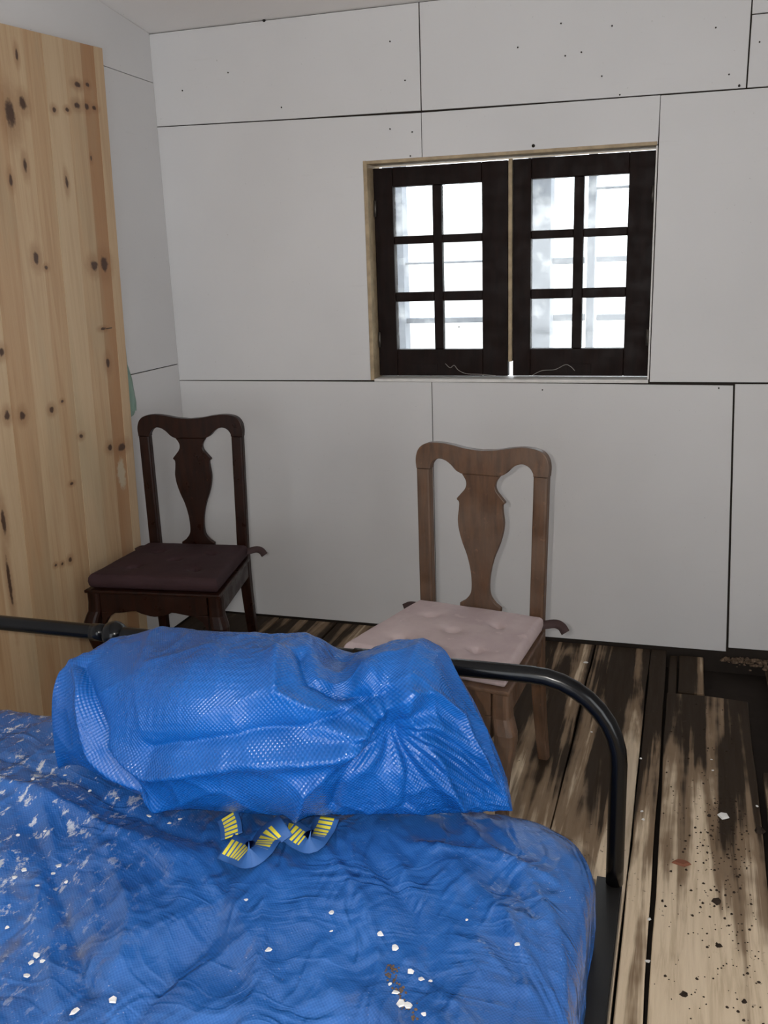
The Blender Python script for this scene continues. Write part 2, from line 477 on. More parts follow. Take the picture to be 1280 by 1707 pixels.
# ================================================================== THE ROOM
XL, XR, YB, YF = -2.065, 1.55, 3.59, -1.55
def zceil(y):
    return 2.39 + 0.13 * (YB - y)
WX0, WX1, WZ0, WZ1 = -1.197, -0.130, 1.050, 1.858      # window opening

# back wall: dark backing with the painted boards nailed onto it
TW = 0.16
wb = boxes('wall_back', [(XL - 0.15, WX0, YB, YB + TW, -0.1, 2.6), (WX1, XR + 0.15, YB, YB + TW, -0.1, 2.6),
                         (WX0, WX1, YB, YB + TW, -0.1, WZ0), (WX0, WX1, YB, YB + TW, WZ1, 2.6)], MAT['void'])
tag(wb, 'white painted board wall with the small window', 'wall', kind='structure')
def wxz(px, py):
    p = at_y(px, py, YB - 0.009); return (p[0], p[2])
def inset(poly, d):
    c = np.array(poly); n = len(c)
    area = sum(c[i][0] * c[(i + 1) % n][1] - c[(i + 1) % n][0] * c[i][1] for i in range(n))
    s = 1 if area > 0 else -1
    out = []
    for i in range(n):
        e1 = c[i] - c[i - 1]; e2 = c[(i + 1) % n] - c[i]
        n1 = s * np.array([-e1[1], e1[0]]) / np.linalg.norm(e1); n2 = s * np.array([-e2[1], e2[0]]) / np.linalg.norm(e2)
        k = n1 + n2
        out.append(tuple(c[i] + k * d * 2 / max(k @ k, 0.5)))
    return out
J1 = lambda x: np.interp(x, [-2.065, -0.965, 0.144, 1.55], [2.050, 2.023, 2.014, 2.003])      # upper joint
ZM = 1.0405
def wallpanel(poly, d=0.002, dy=0.0):
    return prism('panel', inset(poly, d), YB - 0.009 - dy, YB - 0.0005, MAT['wall'], wb, bevel=0.0012)
xa, xb_, xc, xd, xe = -0.967, 0.146, -0.128, -0.948, 0.163
wallpanel([(XL, J1(XL)), (-1.5, J1(-1.5) + 0.001), (xa, J1(xa) + 0.005), (xa, 2.389), (XL, 2.389)], 0.0020)
wallpanel([(xa, J1(xa) + 0.004), (-0.4, J1(-0.4) + 0.001), (xb_, J1(xb_)), (xb_ + 0.002, 2.389), (xa, 2.389)], 0.0023)
p3 = wxz(1252, 24); zt3 = p3[1]
wallpanel([(xb_, J1(xb_)), (XR, J1(XR)), (XR, zt3 + 0.004), (xb_ + 0.002, zt3)], 0.0022)
wallpanel([(xb_ + 0.002, zt3), (XR, zt3 + 0.004), (XR, 2.389), (xb_ + 0.002, 2.389)], 0.0014)
wallpanel([(XL, ZM), (WX0, ZM + 0.004), (WX0, WZ1), (xa, WZ1), (xa, J1(xa)), (XL, J1(XL))], 0.0013)
wallpanel([(xa, WZ1), (xc, WZ1), (xc + 0.002, J1(xc)), (xa, J1(xa))], 0.0013, 0.0012)
wallpanel([(xc, ZM + 0.002), (XR, ZM + 0.004), (XR, J1(XR)), (xc, J1(xc))], 0.0022)
wallpanel([(XL, 0.004), (xd, 0.006), (xd, ZM), (XL, ZM)], 0.0012, 0.0005)
wallpanel([(xd, 0.010), (0.196, 0.014), (xe, ZM - 0.006), (xd, ZM + 0.001)], 0.0016)
wallpanel([(0.200, 0.030), (XR, 0.040), (XR, ZM), (xe + 0.002, ZM)], 0.0024)
# specks of nail heads on the boards
nail_me = None
def nail(px, py, r=0.0028):
    global nail_me
    p = at_y(px, py, YB - 0.010)
    if nail_me is None:
        o = tube('nail_head', [(0, 0.0012, 0), (0, -0.0012, 0)], 1.0, MAT['iron'], n=8)
        nail_me = o.data
        for v in nail_me.vertices:
            v.co.y = v.co.y
        bpy.data.objects.remove(o)
    o = bpy.data.objects.new('nail_head', nail_me); col.objects.link(o); o.parent = wb
    o.location = p; o.scale = (r, 1, r)
for q in [(380, 121), (469, 179), (675, 134), (650, 69), (863, 79), (942, 93), (969, 87), (1003, 127), (935, 39), (1020, 43), (1215, 124),
          (1193, 46), (1266, 70), (650, 215), (687, 220), (684, 260), (304, 151), (1033, 158), (1232, 142), (765, 545), (1198, 647), (904, 650)]:
    nail(*q)
nail(889, 243, 0.006); nail(440, 34, 0.006); nail(1232, 143, 0.004)

# left wall boards
wl = boxes('wall_left', [(XL - 0.16, XL, YF - 0.1, YB + TW, -0.1, 3.2)], MAT['void'])
tag(wl, 'white painted board wall behind the pine boards', 'wall', kind='structure')
def leftpanel(poly, d=0.0012):
    return prism('panel', inset(poly, d), XL + 0.0005, XL + 0.009, MAT['wall'], wl, plane='yz', bevel=0.001)
yc = YB - 0.009
leftpanel([(YF, 0.005), (yc, 0.005), (yc, 1.111), (YF, 1.09)], 0.0022)
leftpanel([(YF, 1.09), (yc, 1.111), (yc, 2.212), (YF, 2.30)], 0.0014)
leftpanel([(YF, 2.30), (yc, 2.212), (yc, zceil(yc)), (YF, zceil(YF))], 0.0008)

# ceiling, sloping up towards the photographer
CE = [(YF - 0.1, zceil(YF - 0.1)), (YB, zceil(YB)), (YB, zceil(YB) + 0.12), (YF - 0.1, zceil(YF - 0.1) + 0.12)]
ce = prism('ceiling', CE, XL, XR, MAT['ceiling'], plane='yz')
tag(ce, 'sloping off white ceiling', 'ceiling', kind='structure')

# right and front walls (behind and beside the photographer)
wr = boxes('wall_right', [(XR, XR + 0.14, YF, -1.02, -0.1, 3.2), (XR, XR + 0.14, 0.42, YB + TW, -0.1, 3.2),
                          (XR, XR + 0.14, -1.02, 0.42, -0.1, 0.38), (XR, XR + 0.14, -1.02, 0.42, 2.02, 3.2)], MAT['wall'])
tag(wr, 'plain white wall opposite the pine panel', 'wall', kind='structure')
wf = boxes('wall_front', [(XL, -1.60, YF - 0.14, YF, -0.1, 3.2), (0.10, XR, YF - 0.14, YF, -0.1, 3.2),
                          (-1.60, 0.10, YF - 0.14, YF, -0.1, 0.05), (-1.60, 0.10, YF - 0.14, YF, 1.95, 3.2)], MAT['wall'])
tag(wf, 'plain white wall with a wide opening behind the photographer', 'wall', kind='structure')

# floor: planks over a dark void
fl = boxes('floor', [(XL, XR, YF, YB + 0.02, -0.20, -0.075)], MAT['void'])
tag(fl, 'bare rotten wooden floor', 'floor', kind='structure')
def plank(x0, x1, y0, y1, z1=0.0, gap=0.003, poly=None):
    if poly is None:
        poly = [(x0 + gap, y0 + 0.002), (x1 - gap, y0 + 0.002), (x1 - gap, y1 - 0.002), (x0 + gap, y1 - 0.002)]
    # break the long sides up so that the edges wander a little
    out = []
    n = len(poly)
    for i in range(n):
        a, b = np.array(poly[i]), np.array(poly[(i + 1) % n])
        k = max(1, int(abs(b[1] - a[1]) / 0.16))
        for j in range(k):
            q = a + (b - a) * j / k
            w = 0.0022 if 0 < j < k else 0.0
            out.append((q[0] + random.uniform(-w, w), q[1]))
    return prism('plank', out, -0.028, z1, MAT['floor'], fl, plane='xy', bevel=0.003)
seams = [-2.06, -1.93, -1.66, -1.39, -1.11, -0.84, -0.565, -0.2935]
for a, b in zip(seams[:-1], seams[1:]):
    ys = random.uniform(1.0, 2.2)
    plank(a, b, YF + 0.02, ys, random.uniform(-0.002, 0))
    plank(a, b, ys, YB - 0.012, random.uniform(-0.002, 0))
plank(-0.2935, -0.0815, YF + 0.02, YB - 0.012, 0.0, 0.0025)
plank(-0.0815, -0.021, YF + 0.02, YB - 0.015, 0.003, 0.0025)
plank(0, 0, 0, 0, 0.0, poly=[(-0.013, YF + 0.02), (0.222, YF + 0.02), (0.247, 2.2), (0.255, 3.190), (0.120, 3.205), (-0.013, 3.20)])
plank(-0.013, 0.022, 3.21, 3.565, -0.012)
plank(0.022, 0.116, 3.225, 3.555, -0.004)
plank(0, 0, 0, 0, -0.002, poly=[(0.246, YF + 0.02), (0.53, YF + 0.02), (0.53, 2.74), (0.272, 2.72), (0.270, 2.2)])
plank(0.33, 0.53, 2.76, YB - 0.02, -0.022)
for a, b in zip([0.53, 0.80, 1.07, 1.34], [0.80, 1.07, 1.34, 1.55]):
    plank(a, b, YF + 0.02, YB - 0.012, random.uniform(-0.002, 0))

# ------------------------------------------------------------------ window
win = empty('window_1', (0.5 * (WX0 + WX1), YB, WZ0))
tag(win, 'small dark wooden window with two six pane sashes', 'window', kind='structure')
wo = Vector(win.location)
def wbox(name, bs, mat, parent=win, **kw):
    return boxes(name, [(a - wo.x, b - wo.x, c - wo.y, d - wo.y, e - wo.z, f - wo.z) for (a, b, c, d, e, f) in bs], mat, parent, **kw)
wbox('jamb', [(WX0 - 0.001, WX0 + 0.014, YB - 0.012, YB + 0.15, WZ0 - 0.004, WZ1 + 0.012)], MAT['raw'], bevel=0.002)
wbox('lintel', [(WX0 + 0.0145, WX1 - 0.001, YB - 0.012, YB + 0.15, WZ1 - 0.001, WZ1 + 0.011)], MAT['raw'], bevel=0.002)
wbox('sill', [(WX0 + 0.0145, WX1 - 0.001, YB - 0.013, YB + 0.15, WZ0 - 0.010, WZ0 + 0.002)], MAT['white_paint'], bevel=0.002)
wbox('jamb', [(WX1 - 0.005, WX1 + 0.001, YB - 0.004, YB + 0.15, WZ0 + 0.0025, WZ1 - 0.0015)], MAT['white_paint'], bevel=0.002)
def casement(x0, x1, z0, z1, px, pz, tilt):
    yb, th = YB + 0.060, 0.042
    xs = [x0, px[0], px[1], px[2], px[3], x1]
    frame = [(x0, px[0], yb, yb + th, z0, z1), (px[3], x1, yb, yb + th, z0, z1)]
    c = empty('casement', ((x0 + x1) / 2 - wo.x, yb - wo.y, z0 - wo.z)); c.parent = win
    c.rotation_euler = (0, tilt, 0)
    o = Vector(((x0 + x1) / 2, yb, z0))
    def cb(name, b, mat, bevel=0.003):
        return boxes(name, [(b[0] - o.x, b[1] - o.x, b[2] - o.y, b[3] - o.y, b[4] - o.z, b[5] - o.z)], mat, c, bevel=bevel)
    e = 0.0004
    cb('stile', (x0, px[0], yb, yb + th, z0, z1), MAT['sash']); cb('stile', (px[3], x1, yb, yb + th, z0, z1), MAT['sash'])
    cb('rail', (px[0] + e, px[3] - e, yb, yb + th, z0, pz[0]), MAT['sash']); cb('rail', (px[0] + e, px[3] - e, yb, yb + th, pz[5], z1), MAT['sash'])
    cb('glazing_bar', (px[1], px[2], yb + 0.004, yb + th - 0.006, pz[0] + e, pz[5] - e), MAT['sash'])
    for (za, zb) in ((pz[1], pz[2]), (pz[3], pz[4])):
        for (xa_, xb2) in ((px[0], px[1]), (px[2], px[3])):
            cb('glazing_bar', (xa_ + e, xb2 - e, yb + 0.004, yb + th - 0.006, za, zb), MAT['sash'])
    for (za, zb) in ((pz[0], pz[1]), (pz[2], pz[3]), (pz[4], pz[5])):
        for (xa_, xb2) in ((px[0], px[1]), (px[2], px[3])):
            cb('pane', (xa_ + e, xb2 - e, yb + 0.022, yb + 0.025, za + e, zb - e), MAT['glass'], 0)
    return c, o
PZ = [1.160, 1.346, 1.382, 1.564, 1.594, 1.776]
cl, ol = casement(-1.182, -0.660, 1.056, 1.847, [-1.106, -0.951, -0.915, -0.759], PZ, 0.0)
cr, orr = casement(-0.641, -0.136, 1.057, 1.848, [-0.574, -0.419, -0.383, -0.226], PZ, 0.0)
wbox('meeting_strip', [(-0.6575, -0.6435, YB + 0.052, YB + 0.085, 1.112, 1.850)], MAT['raw'], bevel=0.002)
def wire(pxs, c, o):
    pts = [at_y(x, y, YB + 0.056) - np.array(o) for (x, y) in pxs]
    tube('tie_wire', smoothpath(pts, 6), 0.0011, MAT['wire'], c, n=6)
wire([(742, 606), (750, 613), (757, 609), (764, 617), (778, 623), (800, 624), (826, 626)], cl, ol)
wire([(886, 626), (903, 618), (925, 616), (942, 608), (951, 611), (958, 618)], cr, orr)
for (c, o, xs) in ((cl, ol, (680, 730)), (cr, orr, (945, 985))):
    a = at_y(xs[0], 606, YB + 0.06); b = at_y(xs[1], 623, YB + 0.06)
    boxes('latch_plate', [(a[0] - o.x, b[0] - o.x, -0.003, 0.0, b[2] - o.z, a[2] - o.z)], MAT['sash'], c, bevel=0.001)
# hinges on the outer stiles
for (c, o, x) in ((cl, ol, -1.176), (cr, orr, -0.142)):
    for z in (1.20, 1.70):
        tube('hinge', [(x - o.x, -0.005, z - o.z - 0.03), (x - o.x, -0.005, z - o.z + 0.03)], 0.006, MAT['iron'], c, n=8)

# ------------------------------------------------------------------ outside the window
gr = boxes('ground_outside', [(-6, 5, YB + TW + 0.01, 11, -0.35, -0.22)], MAT['concrete'])
tag(gr, 'pale concrete yard outside the window', 'ground', kind='structure')
YO = 5.0
po = empty('porch_frame', (at_y(908, 500, YO)[0], YO, -0.22))
tag(po, 'pale blue grey porch frame of posts and rails outside the window', 'porch frame')
pl = Vector(po.location)
def obox(name, px0, px1, py0, py1, dy=0.05, z0=None, z1=None):
    a = at_y(px0, py1, YO); b = at_y(px1, py0, YO)
    boxes(name, [(a[0] - pl.x, b[0] - pl.x, -dy, dy, (a[2] if z0 is None else z0) - pl.z, (b[2] if z1 is None else z1) - pl.z)], MAT['outside'], po, bevel=0.004)
obox('post', 882, 921, 400, 580, 0.07, -0.22, 3.0)
obox('post', 976, 993, 400, 580, 0.03, -0.22, 3.0)
obox('post', 650, 676, 400, 580, 0.05, -0.22, 2.6)
obox('rail', 600, 881, 431, 444, 0.02); obox('rail', 922, 975, 428, 441, 0.02); obox('rail', 994, 1100, 424, 437, 0.02)
obox('rail', 600, 881, 527, 540, 0.02); obox('rail', 922, 975, 523, 535, 0.02); obox('rail', 994, 1100, 522, 534, 0.02)
obox('rail', 994, 1100, 306, 316, 0.02)
nb = empty('neighbour_house', (-1.5, 9.0, -0.22))
tag(nb, 'white rendered neighbouring house seen through the panes', 'house')
boxes('wall', [(-3.6, 4.2, 0, 0.3, 0, 1.9)], MAT['outside_wall'], nb)
boxes('coping', [(-3.65, 4.25, -0.05, 0.35, 1.901, 1.98)], MAT['concrete'], nb, bevel=0.01)

# ================================================================== PINE BOARDS
XP = -2.030
KN = [(17, 190, 11, 26), (38, 172, 8, 12), (90, 183, 4, 5), (112, 183, 4, 4), (129, 141, 7, 5), (146, 141, 4, 4), (128, 176, 6, 6), (145, 178, 5, 6),
      (157, 180, 5, 4), (42, 276, 4, 13), (18, 300, 4, 11), (111, 304, 3, 12), (28, 92, 3, 11), (60, 430, 6, 12), (77, 446, 4, 4), (157, 443, 8, 10), (174, 440, 8, 14),
      (3, 587, 6, 8), (12, 693, 6, 9), (37, 693, 6, 9), (86, 683, 5, 6), (104, 669, 3, 3), (183, 746, 5, 6), (203, 745, 9, 7), (120, 806, 4, 3),
      (93, 942, 3, 3), (104, 940, 3, 3), (117, 933, 4, 5), (135, 727, 4, 4), (180, 605, 4, 10), (6, 870, 5, 24), (16, 970, 4, 50), (152, 264, 2, 5), (172, 548, 6, 3)]
knots = []
for (x, y, rx, ry) in KN:
    c = at_x(x, y, XP); e = at_x(x + rx, y, XP); g = at_x(x, y + ry, XP)
    knots.append((c[1], c[2], abs(e[1] - c[1]) * 0.80, abs(g[2] - c[2]) * 0.95))
MAT['pine'] = m_pine('knotty_pine', knots)
pp = empty('pine_panel', (XP, 2.3, 0))
tag(pp, 'tall knotty pine board panel standing against the side wall', 'wood panel')
def edge(z):      # right-hand edge of the panel, slightly out of plumb
    return 3.108 + (3.200 - 3.108) * (z - 0.13) / (2.266 - 0.13)
def ptop(y):
    return 2.266 + (y - 3.2) * 0.052
offs = [0.0, 0.055, 0.135, 0.235, 0.345, 0.440, 0.560, 0.675, 0.800, 0.930, 1.06, 1.20]
tone = [(0.15, 0.25), (0.75, 0.0), (0.1, 0.1), (0.0, 0.35), (0.12, 0.0), (0.0, 0.15), (0.25, 0.0), (0.0, 0.3), (0.1, 0.0), (0.0, 0.2), (0.2, 0.0)]
for (a, b), tn in zip(zip(offs[:-1], offs[1:]), tone):
    e = 0.0003
    poly = [(edge(0) - b + e, 0.0), (edge(0) - a - e, 0.0), (edge(2.26) - a - e, ptop(3.2 - a)), (edge(2.26) - b + e, ptop(3.2 - b))]
    pk = prism('plank', [(q[0] - 2.3, q[1]) for q in poly], -0.024, random.uniform(-0.0006, 0.0006), MAT['pine'], pp, plane='yz', bevel=0.0006)
    pk.color = (tn[0], tn[1], 0, 1)
# pine material works in the panel's own space: move knots there
for nd in MAT['pine'].node_tree.nodes:
    if nd.type == 'VECT_MATH' and nd.operation == 'SUBTRACT':
        v = nd.inputs[1].default_value
        nd.inputs[1].default_value = (0, v[1] - 2.3, v[2])
# nail sticking out of the panel
q = at_x(177, 548, XP)
tube('nail', [(0.001, q[1] - 2.3, q[2]), (0.022, q[1] - 2.3 + 0.004, q[2] + 0.003)], 0.0018, MAT['iron'], pp, n=6)
# strip of green plastic hanging behind the panel edge
gp = []
G0 = [(196, 505), (200, 560), (203, 600), (206, 630), (208, 655), (210, 680), (212, 692)]
wd = [0.004, 0.010, 0.022, 0.040, 0.055, 0.062, 0.060]
V, F = [], []
g0 = at_x(205, 600, XP + 0.004)
for i, ((x, y), w) in enumerate(zip(G0, wd)):
    c = at_x(x, y, XP - 0.014)
    for j in range(5):
        t = j / 4
        V.append((c[0] + 0.006 * math.sin(3 * i + 4 * t), max(c[1], edge(c[2]) + 0.004) + w * t, c[2] - 0.012 * math.sin(6 * t + i)))
for i in range(len(G0) - 1):
    for j in range(4):
        F.append((i * 5 + j, i * 5 + j + 1, i * 5 + 6 + j, i * 5 + 5 + j))
gs = pyd('plastic_strip', V, F, MAT['green'], smooth=True)
gs.modifiers.new('thick', 'SOLIDIFY').thickness = 0.0012
tag(gs, 'crumpled green plastic strip hanging at the pine panel edge', 'plastic strip')

# ================================================================== CHAIRS
def back_outline():
    """crest rail and splat drawn in metres, x from the middle, z above the floor"""
    s = 0.000625; zs = 0.452
    X = lambda x: (x - 775) * s
    Z = lambda y: zs + (905 - y) * s
    return s, X, Z
def make_chair(name, label, loc, rz, wood, h=1.0):
    t = empty(name, (loc[0], loc[1], 0), rz)
    tag(t, label, 'chair')
    yr = 0.205                     # front face of the back legs
    s, X, Z = back_outline()
    lean = R(1.5)
    def leaned(o):
        for v in o.data.vertices:
            dz = v.co.z - 0.45
            if dz > 0:
                v.co.y += dz * math.tan(lean)
        return o
    hw_t, hw_b = 0.203, 0.199      # half outer width at the top and at the seat
    # crest rail
    top = [(-330, 195), (-333, 150), (-325, 112), (-305, 85), (-270, 69), (-215, 64), (-150, 70), (-80, 83), (0, 90)]
    bot = [(-258, 195), (-256, 178), (-240, 155), (-212, 141), (-180, 146), (-150, 165), (-122, 192), (-95, 205)]
    L = smoothpath(top, 4)
    B = smoothpath(bot, 4)
    poly = [(p[0] * s, Z(p[1])) for p in L] + [(-p[0] * s, Z(p[1])) for p in L[::-1][1:]] + \
           [(-p[0] * s, Z(p[1])) for p in B] + [(p[0] * s, Z(p[1])) for p in B[::-1]]
    leaned(prism('crest_rail', poly, yr + 0.002, yr + 0.030, wood, t, bevel=0.004, angle=50))
    # splat
    side = [(96, 205.5), (78, 232), (73, 255), (80, 278), (98, 300), (121, 326), (122, 333), (110, 345), (112, 385), (117, 430), (110, 485), (92, 545),
            (70, 600), (54, 660), (46, 720), (46, 770), (54, 800), (78, 830), (106, 848), (106, 862), (98, 905)]
    S = [np.array(side[0])] + smoothpath(side[:6], 3)[1:] + smoothpath(side[6:18], 3) + [np.array(q) for q in side[18:]]
    poly = [(-p[0] * s, Z(p[1])) for p in S] + [(p[0] * s, Z(p[1])) for p in S[::-1]]
    leaned(prism('splat', poly, yr + 0.006, yr + 0.022, wood, t, bevel=0.0025, angle=60))
    # stiles and back legs
    for sx in (-1, 1):
        zt = Z(195.5)
        rings = []
        for k in range(9):
            f = k / 8; z = 0.438 + (zt - 0.438) * f
            cx = sx * ((hw_b - 0.022) + (294 * s - hw_b + 0.022) * f)
            rings.append(rsq(cx, yr + 0.016, z, 0.0215, 0.016, 0.4))
        leaned(loft('stile', rings, wood, t, smooth=False))
        rings = []
        for k in range(8):
            f = k / 7; z = 0.4375 * f
            rings.append(rsq(sx * (hw_b - 0.022 + 0.014 * (1 - f) ** 1.5), yr + 0.016 + 0.035 * (1 - f) ** 2, z, 0.0155 + 0.006 * f, 0.016 + 0.004 * f, 0.35))
        loft('leg', rings, wood, t)
        # cabriole front leg
        cx0, cy0 = sx * 0.222, -0.188
        prof = [(0.000, 0.030, 0.012), (0.008, 0.033, 0.013), (0.020, 0.030, 0.012), (0.032, 0.021, 0.006), (0.06, 0.017, -0.002), (0.12, 0.0175, -0.006),
                (0.19, 0.020, 0.001), (0.25, 0.024, 0.010), (0.29, 0.027, 0.015), (0.318, 0.028, 0.014), (0.340, 0.0265, 0.008), (0.357, 0.025, 0.002),
                (0.388, 0.0245, 0.0), (0.425, 0.0245, 0.0)]
        loft('leg', [rsq(cx0 + sx * o_, cy0 - o_, z, hwid, hwid, 0.6, 4) for (z, hwid, o_) in prof], wood, t)
        # knee bracket on the front
        kb = [(0.0, 0.0), (0.058, 0.0), (0.040, -0.010), (0.022, -0.024), (0.010, -0.045), (0.0, -0.068)]
        prism('knee_bracket', [(sx * (0.199 - q[0] - 0.002), 0.3615 + q[1] - 0.004) for q in kb], -0.209, -0.186, wood, t, bevel=0.002)
    # aprons
    n = 24; lo = []
    for i in range(n + 1):
        x = -0.197 + 0.394 * i / n
        lo.append((x, 0.360 - 0.014 * math.exp(-(x / 0.045) ** 2) + 0.006 * math.sin(abs(x) * 32) * (abs(x) > 0.05)))
    prism('front_apron', [(-0.197, 0.4245)] + lo + [(0.197, 0.4245)], -0.209, -0.189, wood, t, bevel=0.002, angle=60)
    for sx in (-1, 1):
        a = (sx * 0.238, -0.163); b = (sx * 0.197, yr - 0.001)
        c = (sx * 0.178, yr - 0.001); d = (sx * 0.219, -0.163)
        prism('side_apron', [a, b, c, d], 0.358, 0.4245, wood, t, plane='xy', bevel=0.002)
    boxes('back_apron', [(-0.155, 0.155, yr + 0.004, yr + 0.024, 0.365, 0.4375)], wood, t, bevel=0.002)
    # slip seat board with a moulded rim
    sp = [(-0.250, -0.217), (0.250, -0.217), (0.207, yr - 0.001), (-0.207, yr - 0.001)]
    prism('seat', sp, 0.425, 0.4375, wood, t, plane='xy', bevel=0.004)
    prism('shoe_rail', [(-0.155, yr + 0.0005), (0.155, yr + 0.0005), (0.155, yr + 0.028), (-0.155, yr + 0.028)], 0.438, 0.4515, wood, t, plane='xy', bevel=0.003)
    return t

def make_cushion(name, label, chair, z0, cloth, wf=0.480, wr=0.405, dep=0.405, th=0.050, dy=0.0, drot=0.0, droop=0.0):
    c0 = chair.location
    t = empty(name, (c0[0], c0[1], z0), chair.rotation_euler[2] + drot)
    tag(t, label, 'cushion', 'tufted chair cushions')
    N = 100
    buttons = [(-0.105, 0.085), (0.105, 0.085), (0.0, -0.005), (-0.115, -0.10), (0.115, -0.10)]
    V, F = [], []
    def surf(u, v, top):
        # u,v in -1..1 -> rounded trapezoid
        y = dy + v * dep / 2
        hw = (wf + (wr - wf) * (v + 1) / 2) / 2
        x = u * hw
        ed = min((1 - abs(u)) * hw, (1 - abs(v)) * dep / 2)
        r = 0.016
        q = min(1.0, ed / r)
        prof = math.sqrt(max(0, 1 - (1 - q) ** 2))
        if top:
            z = th * (0.50 + 0.50 * prof) + 0.006 * (1 - u * u) * (1 - v * v)
            for (bx, by) in buttons:
                dd = math.hypot(x - bx, (y - dy) - by)
                an = math.atan2((y - dy) - by, x - bx)
                z -= 0.026 * math.exp(-(dd / 0.013) ** 2) + 0.007 * math.exp(-(dd / 0.040) ** 2) + 0.004 * math.exp(-(dd / 0.030) ** 2) * math.cos(2 * an + bx * 9) 
            z += 0.0035 * float(fbm(np.array(x * 14 + 3.1 + z0), np.array(y * 14 + c0[0]), 3))
        else:
            z = th * (0.50 - 0.50 * prof)
        z -= droop * max(0, -v - 0.2) ** 2
        ro = 0.006 * (1 - prof)
        return (x - math.copysign(ro, u) * 0, y, max(z, 0.0) if not droop else z)
    idx = {}
    for top in (True, False):
        for i in range(N + 1):
            for j in range(N + 1):
                # cluster samples at the rim
                u = math.sin((i / N - 0.5) * math.pi) * 0.35 + (2 * i / N - 1) * 0.65
                v = math.sin((j / N - 0.5) * math.pi) * 0.35 + (2 * j / N - 1) * 0.65
                if not top and (i in (0, N) or j in (0, N)):
                    idx[(top, i, j)] = idx[(True, i, j)]; continue
                idx[(top, i, j)] = len(V); V.append(surf(u, v, top))
    for top in (True, False):
        for i in range(N):
            for j in range(N):
                q = [idx[(top, i, j)], idx[(top, i + 1, j)], idx[(top, i + 1, j + 1)], idx[(top, i, j + 1)]]
                F.append(tuple(q if top else q[::-1]))
    body = pyd('cushion_body', V, F, cloth, t, smooth=True)
    for (bx, by) in buttons:
        u = bx / (wf / 2); zb = th + 0.006 - 0.0305
        rings = [[(bx + r_ * math.cos(a), dy + by + r_ * math.sin(a), zb + z_) for a in [2 * math.pi * k / 10 for k in range(10)]]
                 for (r_, z_) in ((0.0072, -0.001), (0.0066, 0.0014), (0.004, 0.0024))]
        loft('button', rings, MAT['tie'], body, smooth=True)
    return t
def ribbon(name, pts, width, up, mat, parent, thick=0.0016):
    pts = [np.array(p, float) for p in smoothpath(pts, 6)]
    V, F = [], []
    for i, p in enumerate(pts):
        t = pts[min(i + 1, len(pts) - 1)] - pts[max(i - 1, 0)]
        s = np.cross(t, up); s = s / (np.linalg.norm(s) + 1e-9) * width / 2
        V += [tuple(p - s), tuple(p + s)]
        if i:
            F.append((2 * i - 2, 2 * i - 1, 2 * i + 1, 2 * i))
    o = pyd(name, V, F, mat, parent, smooth=True)
    o.modifiers.new('thick', 'SOLIDIFY').thickness = thick
    return o

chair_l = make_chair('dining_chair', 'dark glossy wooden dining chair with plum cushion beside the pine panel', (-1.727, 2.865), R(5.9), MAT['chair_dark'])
chair_r = make_chair('dining_chair', 'dusty worn flash lit wooden dining chair with pale cushion below the window', (-0.598, 2.428), R(-10.0), MAT['chair_dusty_lit'])
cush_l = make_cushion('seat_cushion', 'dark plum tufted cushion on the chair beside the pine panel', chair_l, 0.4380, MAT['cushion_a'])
cush_r = make_cushion('seat_cushion', 'pale window lit tufted cushion on the chair below the window', chair_r, 0.4380, MAT['cushion_b'], drot=R(-0.5))
for (c, m) in ((cush_l, MAT['tie']), (cush_r, MAT['tie'])):
    ribbon('tie', [(0.190, 0.190, 0.022), (0.212, 0.200, 0.026), (0.236, 0.206, 0.030), (0.256, 0.202, 0.026), (0.272, 0.190, 0.014)], 0.026, (0, -0.8, 0.6), m, c)
    ribbon('tie', [(-0.190, 0.190, 0.022), (-0.212, 0.198, 0.026), (-0.234, 0.200, 0.024), (-0.252, 0.192, 0.016)], 0.018, (0, -0.8, 0.6), m, c)

# ================================================================== BED FRAME
BX0, BX1, BY0, BY1 = -1.618, -0.0872, -0.30, 1.640
ZT, RT = 0.7402, 0.0168
bed = empty('bed_frame', (0.5 * (BX0 + BX1), BY1, 0))
tag(bed, 'black tubular metal bed frame with a curved foot rail', 'bed')
bo = Vector(bed.location)
def arch(y, zt):
    r = 0.165
    pts = [(BX0, y, z) for z in (0.3195, 0.36, zt - r)]
    pts += [(BX0 + r - r * math.cos(R(a)), y, zt - r + r * math.sin(R(a))) for a in range(10, 91, 10)]
    pts += [(BX0 + r + (BX1 - BX0 - 2 * r) * k / 6, y, zt) for k in range(1, 6)]
    pts += [(BX1 - r + r * math.sin(R(a)), y, zt - r + r * math.cos(R(a))) for a in range(0, 91, 10)]
    pts += [(BX1, y, z) for z in (0.36, 0.3195)]
    return tube('foot_rail' if y > 1 else 'head_rail', [Vector(p) - bo for p in pts], RT, MAT['black'], bed, n=20)
arch(BY1, ZT)
arch(BY0, 0.92)
def ball(x, y, z, r, parent=bed):
    rings = []
    for k in range(1, 12):
        a = math.pi * k / 12
        rings.append([(x - r * 1.0 * math.cos(a) - bo.x, y + r * math.sin(a) * math.cos(b) - bo.y, z + r * math.sin(a) * math.sin(b) - bo.z)
                      for b in [2 * math.pi * q / 20 for q in range(20)]])
    loft('ball_collar', rings, MAT['black'], parent, smooth=True)
for x in (-1.1556, -0.5497):
    ball(x, BY1, ZT, 0.0285)
    tube('sleeve', [Vector((x - 0.055, BY1, ZT)) - bo, Vector((x - 0.022, BY1, ZT)) - bo], 0.0190, MAT['black'], bed, n=20)
    tube('upright', [Vector((x, BY1, 0.29)) - bo, Vector((x, BY1, ZT - 0.02)) - bo], 0.0095, MAT['black'], bed, n=12)
